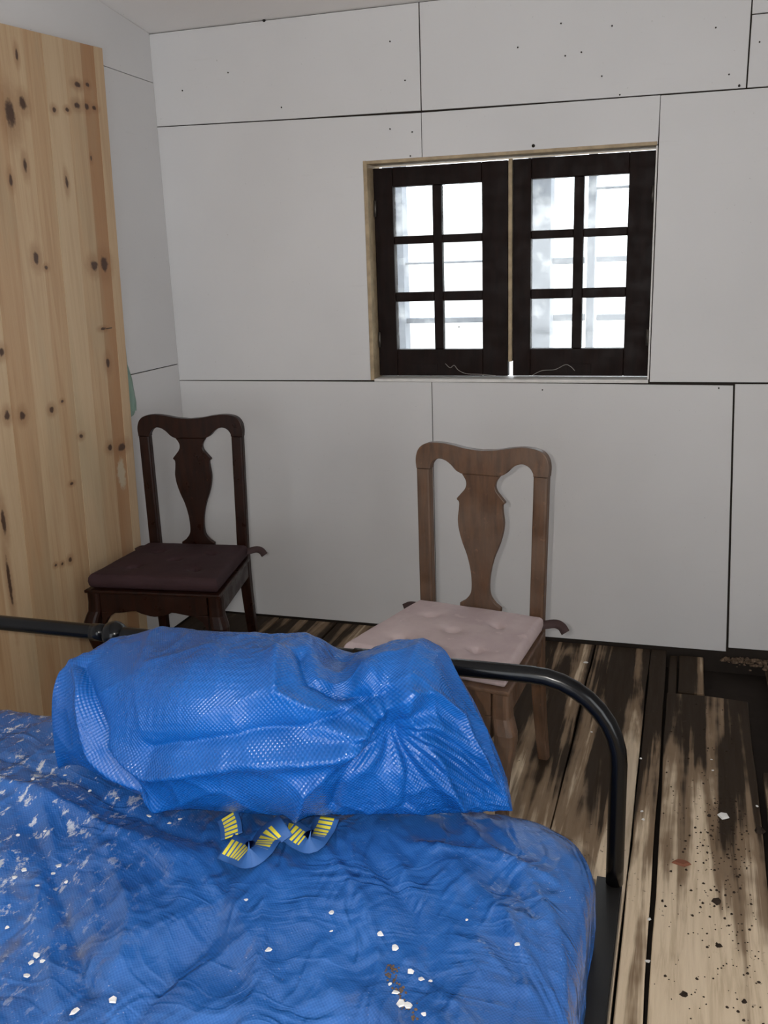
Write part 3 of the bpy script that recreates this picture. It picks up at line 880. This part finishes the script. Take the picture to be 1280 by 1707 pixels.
tube('lower_rail', [Vector((BX0 + 0.012, BY1, 0.292)) - bo, Vector((BX1 - 0.012, BY1, 0.292)) - bo], 0.011, MAT['black'], bed, n=12)
for x in (BX0 + 0.13, -0.85, BX1 - 0.13):
    for y in (BY0 + 0.10, BY1 - 0.10):
        tube('leg', [Vector((x, y, 0.0)) - bo, Vector((x, y, 0.299)) - bo], 0.017, MAT['black'], bed, n=14)
for (xa_, xb2) in ((BX0 - 0.012, BX0 + 0.034), (BX1 - 0.034, BX1 + 0.012)):
    outer = xb2 if xb2 > -1 else xa_
    boxes('side_rail', [(xa_ - bo.x, xb2 - bo.x, BY0 + 0.02 - bo.y, BY1 + 0.012 - bo.y, 0.314, 0.319),
                        (outer - 0.0025 - bo.x, outer + 0.0025 - bo.x, BY0 + 0.02 - bo.y, BY1 + 0.012 - bo.y, 0.274, 0.3135)], MAT['rail'], bed)
for k in range(9):
    y = BY0 + 0.15 + k * 0.215
    boxes('slat', [(BX0 + 0.036 - bo.x, BX1 - 0.036 - bo.x, y - bo.y, y + 0.08 - bo.y, 0.300, 0.314)], MAT['raw'], bed, bevel=0.002)

# ================================================================== TARPAULIN OVER THE MATTRESS
TX0, TX1, TY0, TY1 = -1.585, -0.105, -0.245, 1.602
KB = 0.938
def tarp_top(x, y):
    """height of the covered mattress top, broad shape only"""
    x = x / KB; y = y / KB
    z = 0.425 + 0.088 * sstep(-0.62, -1.35, x) * sstep(0.3, 1.5, y)
    z = z + 0.030 * np.exp(-(((x + 0.66) / 0.20) ** 2 + ((y - 1.32) / 0.35) ** 2))
    z = z - 0.020 * np.exp(-(((x + 0.98) / 0.14) ** 2 + ((y - 1.30) / 0.40) ** 2))
    z = z - 0.016 * np.exp(-(((x + 0.42) / 0.12) ** 2 + ((y - 1.10) / 0.28) ** 2))
    z = z + 0.012 * np.exp(-(((x + 0.24) / 0.12) ** 2 + ((y - 1.2) / 0.4) ** 2))
    z = z + 0.026 * fbm(x * 3.3 + 1.7, y * 2.6 + 4.2, 2)
    z = z + 0.020 * fbm(x * 6.5 + 5.1, y * 5.0 + 1.2, 2)
    return 1.5 - (1.5 - z) * KB
# long folds of the sheet: height, width (metres), run (picture points, on the sheet)
TARP_FOLDS = [(-0.020, 0.030, [(385, 1440), (360, 1540), (250, 1650), (200, 1720)]), (0.018, 0.030, [(440, 1450), (440, 1560), (420, 1720)]),
              (-0.018, 0.020, [(60, 1400), (105, 1500), (150, 1640)]), (0.016, 0.025, [(180, 1420), (215, 1520), (200, 1600)]),
              (0.012, 0.018, [(540, 1430), (610, 1500), (635, 1600), (640, 1720)]), (-0.012, 0.018, [(600, 1400), (690, 1500), (720, 1620)]),
              (0.012, 0.012, [(860, 1430), (930, 1530), (965, 1640), (968, 1720)]), (-0.010, 0.012, [(840, 1450), (905, 1550), (935, 1720)]),
              (0.010, 0.012, [(760, 1430), (860, 1540), (890, 1720)]), (0.010, 0.010, [(700, 1400), (820, 1420), (930, 1460)]),
              (-0.014, 0.020, [(0, 1310), (150, 1330), (330, 1400)]), (0.014, 0.016, [(0, 1350), (140, 1370), (300, 1430)])]
_TF = [(a_, w_, [tuple(at_z(px_, py_, 0.51)[:2]) for (px_, py_) in l_]) for (a_, w_, l_) in TARP_FOLDS]
def tarp_fold(x, y):
    jx = x + 0.02 * fbm(x * 9, y * 9 + 3, 2); jy = y + 0.02 * fbm(x * 9 + 7, y * 9, 2)
    h = 0.0 * x
    for (a_, w_, q) in _TF:
        dist = 9.0 + 0 * x
        for (ax, ay), (ex, ey) in zip(q[:-1], q[1:]):
            lx, ly = ex - ax, ey - ay
            tt = np.clip(((jx - ax) * lx + (jy - ay) * ly) / (lx * lx + ly * ly), 0, 1)
            dist = np.minimum(dist, np.hypot(jx - ax - tt * lx, jy - ay - tt * ly))
        h = h + a_ * np.exp(-dist / w_)
    return h
def tarp_wrinkle(x, y):
    # long creases fanning out from the middle, then fine crinkles
    wx = x + 0.10 * fbm(x * 4, y * 4, 2); wy = y + 0.10 * fbm(x * 4 + 9, y * 4 + 3, 2)
    a = 0.75
    u = wx * math.cos(a) + wy * math.sin(a); v = -wx * math.sin(a) + wy * math.cos(a)
    u2 = wx * math.cos(-0.5) + wy * math.sin(-0.5); v2 = -wx * math.sin(-0.5) + wy * math.cos(-0.5)
    h = 0.017 * (ridged(u * 11.0, v * 2.4, 2) - 0.45)
    h = h + 0.012 * (ridged(u2 * 13.0 + 4, v2 * 3.0, 2) - 0.45) * sstep(-0.1, 0.15, fbm(x * 2.2, y * 2.2, 2))
    h = h + 0.0055 * (ridged(u * 30.0, v * 8.0, 2) - 0.45)
    return h + tarp_fold(x, y)
def under_bag(x, y):
    return (y > 1.20 + 0.12 * sstep(-0.55, -0.3, x)) & (x > -1.2) & (x < -0.22)
def build_tarp():
    stp = 0.0062
    skirt = 0.20
    gx = np.arange(TX0 - skirt, TX1 + skirt, stp); gy = np.arange(TY0 - skirt, TY1 + skirt, stp)
    X, Y = np.meshgrid(gx, gy, indexing='ij')
    cx, cy = (TX0 + TX1) / 2, (TY0 + TY1) / 2
    hx, hy = (TX1 - TX0) / 2, (TY1 - TY0) / 2
    rc, r = 0.16, 0.085
    def sdf(px, py):
        qx = np.abs(px - cx) - (hx - rc); qy = np.abs(py - cy) - (hy - rc)
        return np.hypot(np.maximum(qx, 0), np.maximum(qy, 0)) + np.minimum(np.maximum(qx, qy), 0) - rc
    d = sdf(X, Y)
    e = 1e-4
    nx = (sdf(X + e, Y) - sdf(X - e, Y)) / (2 * e); ny = (sdf(X, Y + e) - sdf(X, Y - e)) / (2 * e)
    over = np.maximum(d + r, 0)
    phi = np.minimum(over / r, math.pi / 2)
    down = np.maximum(over - r * math.pi / 2, 0)
    QX = X - nx * over; QY = Y - ny * over
    wave = 0.010 * (ridged(X * 9, Y * 9, 2) - 0.5) * sstep(0.02, 0.12, down)
    PX = QX + nx * (r * np.sin(phi)); PY = QY + ny * (r * np.sin(phi))
    zt = tarp_top(QX, QY)
    h = tarp_wrinkle(X, Y)
    N0x, N0y, N0z = nx * np.sin(phi), ny * np.sin(phi), np.cos(phi)
    edgef = sstep(-0.10, 0.02, d)
    hh = h * (1 - 0.55 * sstep(0, 1, phi))
    hh = np.where(under_bag(X, Y), np.minimum(hh, 0.011), hh)
    hh = np.minimum(hh, 0.022) - 0.004 * sstep(0.6, 1.4, phi)
    PX = PX + N0x * hh; PY = PY + N0y * hh
    PZ = zt - r * (1 - np.cos(phi)) - down + N0z * hh
    PZ = np.maximum(PZ, 0.3205 + 0.004 * vnoise(X * 40, Y * 40))
    keep = (down < 0.115)
    n, m = X.shape
    idx = np.arange(n * m).reshape(n, m)
    k4 = keep[:-1, :-1] & keep[1:, :-1] & keep[1:, 1:] & keep[:-1, 1:]
    quads = np.stack([idx[:-1, :-1], idx[1:, :-1], idx[1:, 1:], idx[:-1, 1:]], -1)[k4]
    used = np.unique(quads); remap = -np.ones(n * m, int); remap[used] = np.arange(len(used))
    V = np.stack([PX, PY, PZ], -1).reshape(-1, 3)[used]
    UV = np.stack([X, Y], -1).reshape(-1, 2)[used]
    quads = remap[quads]
    me = bpy.data.meshes.new('tarpaulin')
    me.vertices.add(len(V)); me.vertices.foreach_set('co', V.ravel())
    me.loops.add(quads.size); me.loops.foreach_set('vertex_index', quads.ravel())
    me.polygons.add(len(quads)); me.polygons.foreach_set('loop_start', np.arange(0, quads.size, 4))
    uvl = me.uv_layers.new(name='uv')
    uvl.data.foreach_set('uv', UV[quads.ravel()].ravel())
    me.update(calc_edges=True); me.validate()
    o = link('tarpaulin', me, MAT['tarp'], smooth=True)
    tag(o, 'creased dusty blue tarpaulin covering the mattress on the bed', 'tarpaulin')
    return o
tarp = build_tarp()
def tarp_z(x, y):
    return float(tarp_top(np.array(x), np.array(y)) + min(0.022, float(tarp_wrinkle(np.array(x), np.array(y)))))
def on_tarp(px, py, lift=0.0):
    z = 0.51
    for _ in range(12):
        p = at_z(px, py, z); z = 0.5 * z + 0.5 * (tarp_z(p[0], p[1]) + lift)
    return at_z(px, py, z)

# ================================================================== THE BLUE BAG (inflated sewn sack, relaxed by a small cloth solver)
BAG_SEAM = [(96, 1286), (200, 1356), (330, 1398), (500, 1398), (680, 1388), (856, 1352)]
BAG_X = [-1.285, -1.262, -1.235, -1.19, -1.13, -1.00, -0.86, -0.70, -0.62, -0.57, -0.51, -0.45, -0.41, -0.36, -0.315, -0.285, -0.26]
BAG_H = [0.012, 0.085, 0.152, 0.212, 0.256, 0.306, 0.336, 0.334, 0.312, 0.314, 0.338, 0.342, 0.318, 0.235, 0.140, 0.07, 0.014]
BAG_OUT = 0.012
GATHER = (0.268, 0.225)          # where the neck is tied, in metres on the front sheet
# folds of the stuffed bag: height (metres), width, run
CREASES = [(0.020, 0.030, [(120, 1110), (172, 1180), (215, 1285), (330, 1350)]), (-0.018, 0.024, [(150, 1130), (200, 1190), (250, 1270), (300, 1330)]),
           (0.020, 0.028, [(250, 1262), (330, 1290), (470, 1265), (600, 1248), (690, 1190)]), (-0.014, 0.026, [(330, 1250), (480, 1228), (590, 1200), (670, 1180)]),
           (0.016, 0.022, [(500, 1100), (520, 1170), (600, 1190)]), (-0.016, 0.020, [(530, 1090), (560, 1140), (650, 1180)]),
           (0.016, 0.022, [(535, 1365), (560, 1300), (650, 1225)]), (-0.012, 0.020, [(590, 1350), (610, 1290), (665, 1225)]),
           (0.014, 0.020, [(700, 1205), (745, 1270), (770, 1345)]), (0.014, 0.022, [(700, 1180), (780, 1150), (830, 1230)]), (-0.012, 0.018, [(690, 1210), (700, 1290), (690, 1350)])]
def relax_bag():
    seam = []
    for (x, y) in BAG_SEAM:
        z = 0.5
        for _ in range(10):
            p = at_z(x, y, z); z = float(tarp_top(p[0], p[1])) + 0.014
        seam.append(p)
    seam = np.array(smoothpath(seam, 8))
    bx = np.array(BAG_X) * KB; bh = np.array(BAG_H) * KB
    def cl(c, e):
        return np.sign(c) * np.abs(c) ** e
    def design(n, m):
        """stuffed shape: section by section along the bag; sheet 0 in front and on top, sheet 1 below and behind"""
        t = np.linspace(0, 1, n)
        t = 0.5 + 0.5 * (0.8 * (2 * t - 1) + 0.2 * np.sin((2 * t - 1) * math.pi / 2))
        xs = seam[0, 0] + (seam[-1, 0] - seam[0, 0]) * t
        ys = np.interp(xs, seam[:, 0], seam[:, 1]) - BAG_OUT
        H = np.interp(xs, bx, bh)
        for _ in range(max(1, n // 60)):
            H = np.concatenate([[H[0]], 0.25 * H[:-2] + 0.5 * H[1:-1] + 0.25 * H[2:], [H[-1]]])
        endt = np.clip(np.minimum(t, 1 - t) / 0.16, 0, 1)
        D = np.maximum(0.03, (1.612 - ys) * (0.12 + 0.88 * np.sqrt(1 - (1 - endt) ** 2)))
        D = np.minimum(D, 0.31)
        v = np.linspace(0, 1, m)
        out = np.zeros((2, n, m, 3))
        for s_ in (0, 1):
            ang = R(-108) - v * R(208) if s_ == 0 else R(-108) + v * R(152)
            c, sn = cl(np.cos(ang), 0.78), cl(np.sin(ang), 0.80)
            yc = ys + D * 0.5; 
            y = yc[:, None] + (D * 0.5)[:, None] * c[None]
            zb = tarp_top(xs[:, None] + 0 * y, y) + 0.0145
            z = zb + (H * 0.5)[:, None] * (1 + sn[None])
            # ends lean inwards towards the top
            hz = (0.5 * (1 + sn))[None]
            x = xs[:, None] + (0.5 - t)[:, None] * 0.03 * hz
            out[s_] = np.stack([x, y, z], -1)
        for sl in ((slice(None), 0), (slice(None), m - 1)):
            a_ = 0.5 * (out[0][sl] + out[1][sl]); out[0][sl] = a_; out[1][sl] = a_
        for e in (0, n - 1):
            a_ = 0.5 * (out[0][e] + out[1][e]); out[0][e] = a_; out[1][e] = a_
        return out
    def normals(P):
        du = np.gradient(P, axis=1); dv = np.gradient(P, axis=2)
        nn = np.cross(du, dv); nn[1] *= -1
        return nn / (np.linalg.norm(nn, axis=-1, keepdims=True) + 1e-9)
    r2 = np.random.default_rng(5)
    P = None
    for li, (n, m) in enumerate(((61, 37), (121, 73), (201, 121))):
        G = design(n, m)
        S0 = G[0][:, 0].copy()
        # flat coordinates of the cloth, in metres
        RX = np.linspace(-0.5, 0.5, n)[:, None] * 0.98 + np.zeros((n, m))
        seglen = np.linalg.norm(np.diff(G[0], axis=1), axis=-1)
        RY = np.concatenate([np.zeros((n, 1)), np.cumsum(seglen, axis=1)], axis=1)
        RYm = np.repeat(RY[n // 3:2 * n // 3].mean(0)[None], n, 0)
        rr = np.hypot(RX - GATHER[0], RYm - GATHER[1]); th = np.arctan2(RYm - GATHER[1], RX - GATHER[0])
        nn = normals(G)
        # tied neck pulled in, folds radiating from it, a long valley running up to the rim
        pull = -0.030 * np.exp(-(rr / 0.045) ** 2)
        fold = 0.010 * np.exp(-(np.maximum(rr - 0.05, 0) / 0.11)) * (1 - np.exp(-(rr / 0.03) ** 2)) * np.sin(11 * th + 3.0 * np.sin(2 * th + 0.7) + 9 * rr)
        vx = GATHER[0] - 0.10 - 0.25 * (RYm - GATHER[1] - 0.08)
        valley = -0.022 * np.exp(-((RX - vx) / 0.030) ** 2) * sstep(GATHER[1] - 0.02, GATHER[1] + 0.12, RYm)
        crease = np.zeros((n, m))
        for (amp, wid, line) in CREASES:
            q = [((x - 476) / 760 * 0.98, (1367 - y) / 300 * 0.38 + 0.06) for (x, y) in line]
            dist = np.full((n, m), 9.0)
            for (ax, ay), (ex, ey) in zip(q[:-1], q[1:]):
                lx, ly = ex - ax, ey - ay
                tt = np.clip(((RX - ax) * lx + (RYm - ay) * ly) / (lx * lx + ly * ly), 0, 1)
                dist = np.minimum(dist, np.hypot(RX - ax - tt * lx, RYm - ay - tt * ly))
            crease += 1.35 * amp * np.exp(-dist / (0.75 * wid))
        fold = fold + crease
        big = 0.015 * (ridged(RX * 5.2 + 2.0, RYm * 3.4 + RX * 2.5, 2) - 0.5) + 0.007 * (ridged(RX * 11 + RYm * 6, RYm * 9 - RX * 5 + 3, 1) - 0.3)
        inner = np.minimum(1, np.minimum(RYm, RYm[:, -1:] - RYm) / 0.05) * np.minimum(1, np.minimum(RX + 0.49, 0.49 - RX) / 0.05)
        G[0] += nn[0] * ((pull + fold + valley + big) * inner)[..., None]
        G[1] += nn[1] * (-0.006 * inner)[..., None]
        if P is None:
            P = G.copy()
        else:
            a, b = P.shape[1], P.shape[2]
            ui = np.linspace(0, a - 1, n); vi = np.linspace(0, b - 1, m)
            u0 = np.minimum(ui.astype(int), a - 2); v0 = np.minimum(vi.astype(int), b - 2)
            fu = (ui - u0)[None, :, None, None]; fv = (vi - v0)[None, None, :, None]
            g = lambda i, j: P[:, i][:, :, j]
            P = (g(u0, v0) * (1 - fu) + g(u0 + 1, v0) * fu) * (1 - fv) + (g(u0, v0 + 1) * (1 - fu) + g(u0 + 1, v0 + 1) * fu) * fv
        sx = vnoise(np.linspace(0, 30, n)[:, None] + np.zeros((n, m)), np.linspace(0, 18, m)[None] + np.zeros((n, m))) - 0.5
        P[0] += normals(P)[0] * (sx * (0.010, 0.004, 0.0015)[li] * inner)[..., None]
        slack = (1.050, 1.045, 1.040)[li]
        slk = 1 + (slack - 1) * (0.3 + 1.4 * vnoise(RX * 4 + 7, RYm * 4 + 2))
        slk = np.stack([slk, 1 + 0 * slk])
        dirs = []
        for (di, dj, ks, kc) in ((1, 0, 0.9, 0.6), (0, 1, 0.9, 0.6), (1, 1, 0.5, 0.3), (1, -1, 0.5, 0.3), (2, 0, 0.12, 0.08), (0, 2, 0.12, 0.08)):
            ia = np.arange(0, n - di)
            jl = np.arange(0, m - dj) if dj >= 0 else np.arange(-dj, m)
            for par in (0, 1):
                if di:
                    sel = ia[(ia // di) % 2 == par]; jj = jl
                else:
                    sel = ia; jj = jl[(jl // dj) % 2 == par]
                A = np.ix_([0, 1], sel, jj); Bx = np.ix_([0, 1], sel + di, jj + dj)
                L = np.linalg.norm(G[Bx] - G[A], axis=-1) * 0.5 * (slk[A] + slk[Bx])
                dirs.append((A, Bx, L, ks, kc))
        for it in range((60, 40, 24)[li]):
            P = P + (0.10, 0.07, 0.05)[li] * (G - P)
            for (A, Bx, L, ks, kc) in dirs:
                pa, pb = P[A], P[Bx]
                d = pb - pa; ln = np.linalg.norm(d, axis=-1) + 1e-9
                k = np.where(ln > L, ks, kc) * 0.5 * (ln - L) / ln
                P[A] = pa + d * k[..., None]; P[Bx] = pb - d * k[..., None]
            for sl in ((slice(None), 0), (slice(None), m - 1), (0, slice(None)), (n - 1, slice(None))):
                a_ = 0.5 * (P[0][sl] + P[1][sl]); P[0][sl] = a_; P[1][sl] = a_
            P[0][:, 0] = 0.4 * P[0][:, 0] + 0.6 * S0; P[1][:, 0] = P[0][:, 0]
            P[..., 2] = np.maximum(P[..., 2], tarp_top(P[..., 0], P[..., 1]) + 0.0145)
            P[..., 1] = np.minimum(P[..., 1], 1.617)
    return P, RX, RY
def build_bag():
    P, RX, RY = relax_bag()
    _, n, m, _ = P.shape
    V = list(P[0].reshape(-1, 3)); UV = [(x, y) for x, y in zip(RX.ravel(), RY.ravel())]
    idx1 = np.arange(n * m).reshape(n, m)
    idx2 = idx1.copy()
    for i in range(1, n - 1):
        for j in range(1, m - 1):
            idx2[i, j] = len(V); V.append(P[1, i, j]); UV.append((RX[i, j] + 3.0, RY[i, j]))
    F = []
    for i in range(n - 1):
        for j in range(m - 1):
            F.append((idx1[i, j], idx1[i + 1, j], idx1[i + 1, j + 1], idx1[i, j + 1]))
    for i in range(n - 1):
        for j in range(m - 1):
            F.append((idx2[i, j], idx2[i, j + 1], idx2[i + 1, j + 1], idx2[i + 1, j]))
    c0 = Vector((-0.718, 1.435, 0.505))
    bag = empty('storage_bag', c0)
    tag(bag, 'large stuffed shiny blue woven plastic bag lying on the tarpaulin', 'bag')
    me = bpy.data.meshes.new('bag_body')
    me.from_pydata([tuple(np.array(v) - np.array(c0)) for v in V], [], [tuple(int(q) for q in f) for f in F])
    uvl = me.uv_layers.new(name='uv')
    for l in me.loops:
        uvl.data[l.index].uv = UV[l.vertex_index]
    me.update()
    o = link('bag_body', me, MAT['bag'], bag, smooth=True)
    md = o.modifiers.new('smooth', 'SUBSURF'); md.levels = 1; md.render_levels = 1
    return bag, o, P
bag, bag_body, BP = build_bag()
print('bag bounds', BP.reshape(-1, 3).min(0), BP.reshape(-1, 3).max(0))

# webbing handles sticking out from under the bag
def strap(pxs, width, tilt_up=(0, -0.35, 0.93), lifts=None):
    pts = []
    for i, (x, y) in enumerate(pxs):
        pts.append(on_tarp(x, y, 0.007 + (lifts[i] if lifts else 0)))
    pts = [np.array(p) - np.array(bag.location) for p in smoothpath(pts, 7)]
    V, F, U = [], [], []
    acc = 0.0
    for i, p in enumerate(pts):
        t = pts[min(i + 1, len(pts) - 1)] - pts[max(i - 1, 0)]
        s_ = np.cross(t, np.array(tilt_up)); s_ = s_ / (np.linalg.norm(s_) + 1e-9) * width / 2
        if i: acc += float(np.linalg.norm(p - pts[i - 1]))
        V += [tuple(p - s_), tuple(p + s_)]; U += [(acc, 0.0), (acc, 1.0)]
        if i: F.append((2 * i - 2, 2 * i - 1, 2 * i + 1, 2 * i))
    me = bpy.data.meshes.new('strap'); me.from_pydata(V, [], F)
    uvl = me.uv_layers.new(name='uv')
    for l in me.loops: uvl.data[l.index].uv = U[l.vertex_index]
    me.update()
    o = link('strap', me, MAT['strap'], bag, smooth=True)
    o.modifiers.new('thick', 'SOLIDIFY').thickness = 0.0022
    o['label'] = 'blue webbing handle with yellow print'
    return o
strap([(376, 1410), (395, 1418), (415, 1424), (434, 1412), (447, 1396), (462, 1384), (476, 1374)], 0.050, (0, -0.45, 0.89), [0.014, 0.014, 0.013, 0.012, 0.012, 0.016, 0.02])
strap([(378, 1358), (384, 1375), (386, 1394)], 0.040, (0, -0.6, 0.8), [0.02, 0.014, 0.008])
strap([(466, 1384), (482, 1384), (500, 1396), (520, 1402), (536, 1384), (546, 1362)], 0.044, (0, -0.45, 0.89), [0.014, 0.013, 0.012, 0.012, 0.013, 0.018])

# ================================================================== FLAKES AND CRUMBS
flake_src = []
for k in range(5):
    nv = random.choice((5, 6, 7))
    ang = sorted(random.uniform(0, 2 * math.pi) for _ in range(nv))
    ang = [2 * math.pi * i / nv + random.uniform(-0.3, 0.3) for i in range(nv)]
    rr = [random.uniform(0.65, 1.15) for _ in range(nv)]
    V = [(math.cos(a) * r_, math.sin(a) * r_, -0.12) for a, r_ in zip(ang, rr)] + [(math.cos(a) * r_ * 0.85, math.sin(a) * r_ * 0.85, 0.25 + random.uniform(-0.1, 0.1)) for a, r_ in zip(ang, rr)]
    F = [tuple(range(nv - 1, -1, -1)), tuple(range(nv, 2 * nv))] + [(i, (i + 1) % nv, nv + (i + 1) % nv, nv + i) for i in range(nv)]
    me = bpy.data.meshes.new('plaster_flake'); me.from_pydata(V, [], F); me.update()
    me.materials.append(MAT['flake']); flake_src.append(me)
def flake(p, size, label, group, normal=(0, 0, 1)):
    o = bpy.data.objects.new('plaster_flake', random.choice(flake_src)); col.objects.link(o)
    o.location = p; o.scale = (size, size * random.uniform(0.7, 1.0), size * 0.55)
    o.rotation_euler = (random.uniform(-0.2, 0.2), random.uniform(-0.2, 0.2), random.uniform(0, 6.28))
    return tag(o, label, 'plaster flake', group)
FL = [(552, 1521, 6), (447, 1583, 6), (634, 1556, 6), (658, 1580, 7), (684, 1619, 6), (702, 1632, 6), (718, 1635, 4), (660, 1654, 7), (668, 1672, 9), (680, 1676, 7),
      (862, 1574, 6), (778, 1533, 3), (188, 1666, 8), (124, 1686, 8), (44, 1626, 6), (60, 1592, 7), (52, 1604, 6), (70, 1602, 5), (248, 1360, 5), (195, 1330, 5),
      (150, 1318, 4), (108, 1292, 4), (55, 1298, 4), (98, 1443, 6), (88, 1456, 5), (40, 1450, 6), (25, 1462, 5), (62, 1476, 4), (552, 1552, 3), (410, 1500, 4),
      (300, 1365, 4), (282, 1372, 4), (12, 1546, 4), (650, 1640, 4), (706, 1690, 4), (30, 1392, 5), (75, 1385, 4), (110, 1470, 4)]
for (x, y, s_) in FL:
    p = on_tarp(x, y, 0.003)
    if 640 < x < 725 and y > 1570: lab = 'white plaster flake in the loose trail of flakes along the tarpaulin dip'
    elif x < 320 and y < 1380: lab = 'white plaster flake beside the lower edge of the blue bag'
    elif x < 120 and y < 1500: lab = 'white plaster flake in the dusty patch of tarpaulin by the bag corner'
    elif x < 80: lab = 'white plaster flake in the small heap on the tarpaulin'
    elif x > 800: lab = 'lone white plaster flake on the tarpaulin by the side rail'
    else: lab = 'single white plaster flake lying on a bare stretch of tarpaulin'
    if (x, y) == (552, 1521): lab = 'round white plaster flake between the printed strap and the flake trail'
    if (x, y) == (447, 1583): lab = 'white plaster flake alone in the middle of the tarpaulin'
    if (x, y) in ((188, 1666), (124, 1686)): lab = 'large white plaster flake, one of a wide pair beyond the small heap'
    if (x, y) == (634, 1556): lab = 'white plaster flake at the head of the flake trail'
    flake(tuple(p), s_ / FPX * 1.6, lab, 'plaster flakes on the tarpaulin')
for (x, y, s_, lab) in [(1205, 1360, 11, 'largest white plaster flake lying on the floorboards'), (976, 1104, 6, None), (1068, 1264, 4, None), (986, 1220, 3, None),
                        (1082, 1532, 4, None), (1080, 1602, 4, None), (1262, 1344, 4, None), (1072, 1366, 3, None), (1188, 1284, 3, None), (1186, 1266, 3, None), (1070, 1352, 3, None)]:
    p = at_z(x, y, 0.004)
    flake(tuple(p), s_ / FPX * 2.7, lab or 'tiny white plaster crumb lying on the floorboards', None if lab else 'plaster crumbs on the floor')
# reddish chip
p = at_z(1136, 1438, 0.002)
V = [(math.cos(a) * 0.024 * r_, math.sin(a) * 0.013 * r_, z) for z, q in ((0, 1.0), (0.005, 0.7)) for a, r_ in [(2 * math.pi * k / 9, q * (1 + 0.15 * math.sin(3 * k))) for k in range(9)]]
F = [tuple(range(8, -1, -1)), tuple(range(9, 18))] + [(k, (k + 1) % 9, 9 + (k + 1) % 9, 9 + k) for k in range(9)]
rc = pyd('bark_chip', V, F, MAT['redbrown']); rc.location = tuple(p - np.array([0, 0, 0.0015]))
tag(rc, 'red brown chip of bark lying on a floorboard', 'chip')
def crumbs(name, pts, mat, label, cat):
    V, F = [], []
    for (x, y, z, s_) in pts:
        i = len(V); nb_ = 6
        for q in range(nb_):
            a_ = 2 * math.pi * q / nb_; r_ = s_ * random.uniform(0.55, 1.0)
            V.append((x + r_ * math.cos(a_), y + r_ * math.sin(a_), z))
        for q in range(nb_):
            a_ = 2 * math.pi * q / nb_; r_ = s_ * random.uniform(0.30, 0.65)
            V.append((x + r_ * math.cos(a_), y + r_ * math.sin(a_), z + s_ * random.uniform(0.35, 0.7)))
        F += [(i + q, i + (q + 1) % nb_, i + nb_ + (q + 1) % nb_, i + nb_ + q) for q in range(nb_)] + [tuple(range(i + nb_, i + 2 * nb_))]
    o = pyd(name, V, F, mat, fix=False)
    return tag(o, label, cat, kind='stuff')
pts = []
for k in range(620):
    x = random.gauss(0.17, 0.07); y = 2.55 - abs(random.gauss(0, 0.55))
    if random.random() < 0.35:
        x = random.uniform(-0.07, 0.24); y = random.uniform(1.2, 3.15)
    if -0.005 < x < 0.215:
        pts.append((x, y, 0.0, random.choice((0.0016, 0.002, 0.0025, 0.003, 0.0045))))
for (x, y, s_) in ((1195, 1504, 0.014), (1198, 1577, 0.009), (1140, 1659, 0.011), (1104, 1502, 0.005), (1265, 1385, 0.02), (1240, 1670, 0.007), (1182, 1360, 0.008)):
    p = at_z(x, y, 0.0); pts.append((p[0], p[1], 0.0, s_))
crumbs('soil_crumbs', pts, MAT['crumb'], 'dark soil crumbs scattered over the floorboards', 'crumbs')
pts = []
for k in range(70):
    t_ = random.random()
    p = on_tarp(652 + 45 * t_ ** 2 + random.gauss(0, 6), 1605 + 95 * t_, 0.001)
    pts.append((p[0], p[1], p[2], random.uniform(0.0012, 0.0035)))
crumbs('dirt_trail', pts, MAT['rubble'], 'brown dirt crumbs among the plaster flakes on the tarpaulin', 'crumbs')
pts = []
for k in range(260):
    x = random.uniform(0.18, 0.62); y = YB - 0.012 - abs(random.gauss(0, 0.03))
    pts.append((x, y, -0.02 + random.uniform(0, 0.02), random.uniform(0.004, 0.014)))
crumbs('wall_rubble', pts, MAT['rubble'], 'brown rubble crumbling along the foot of the wall', 'rubble')
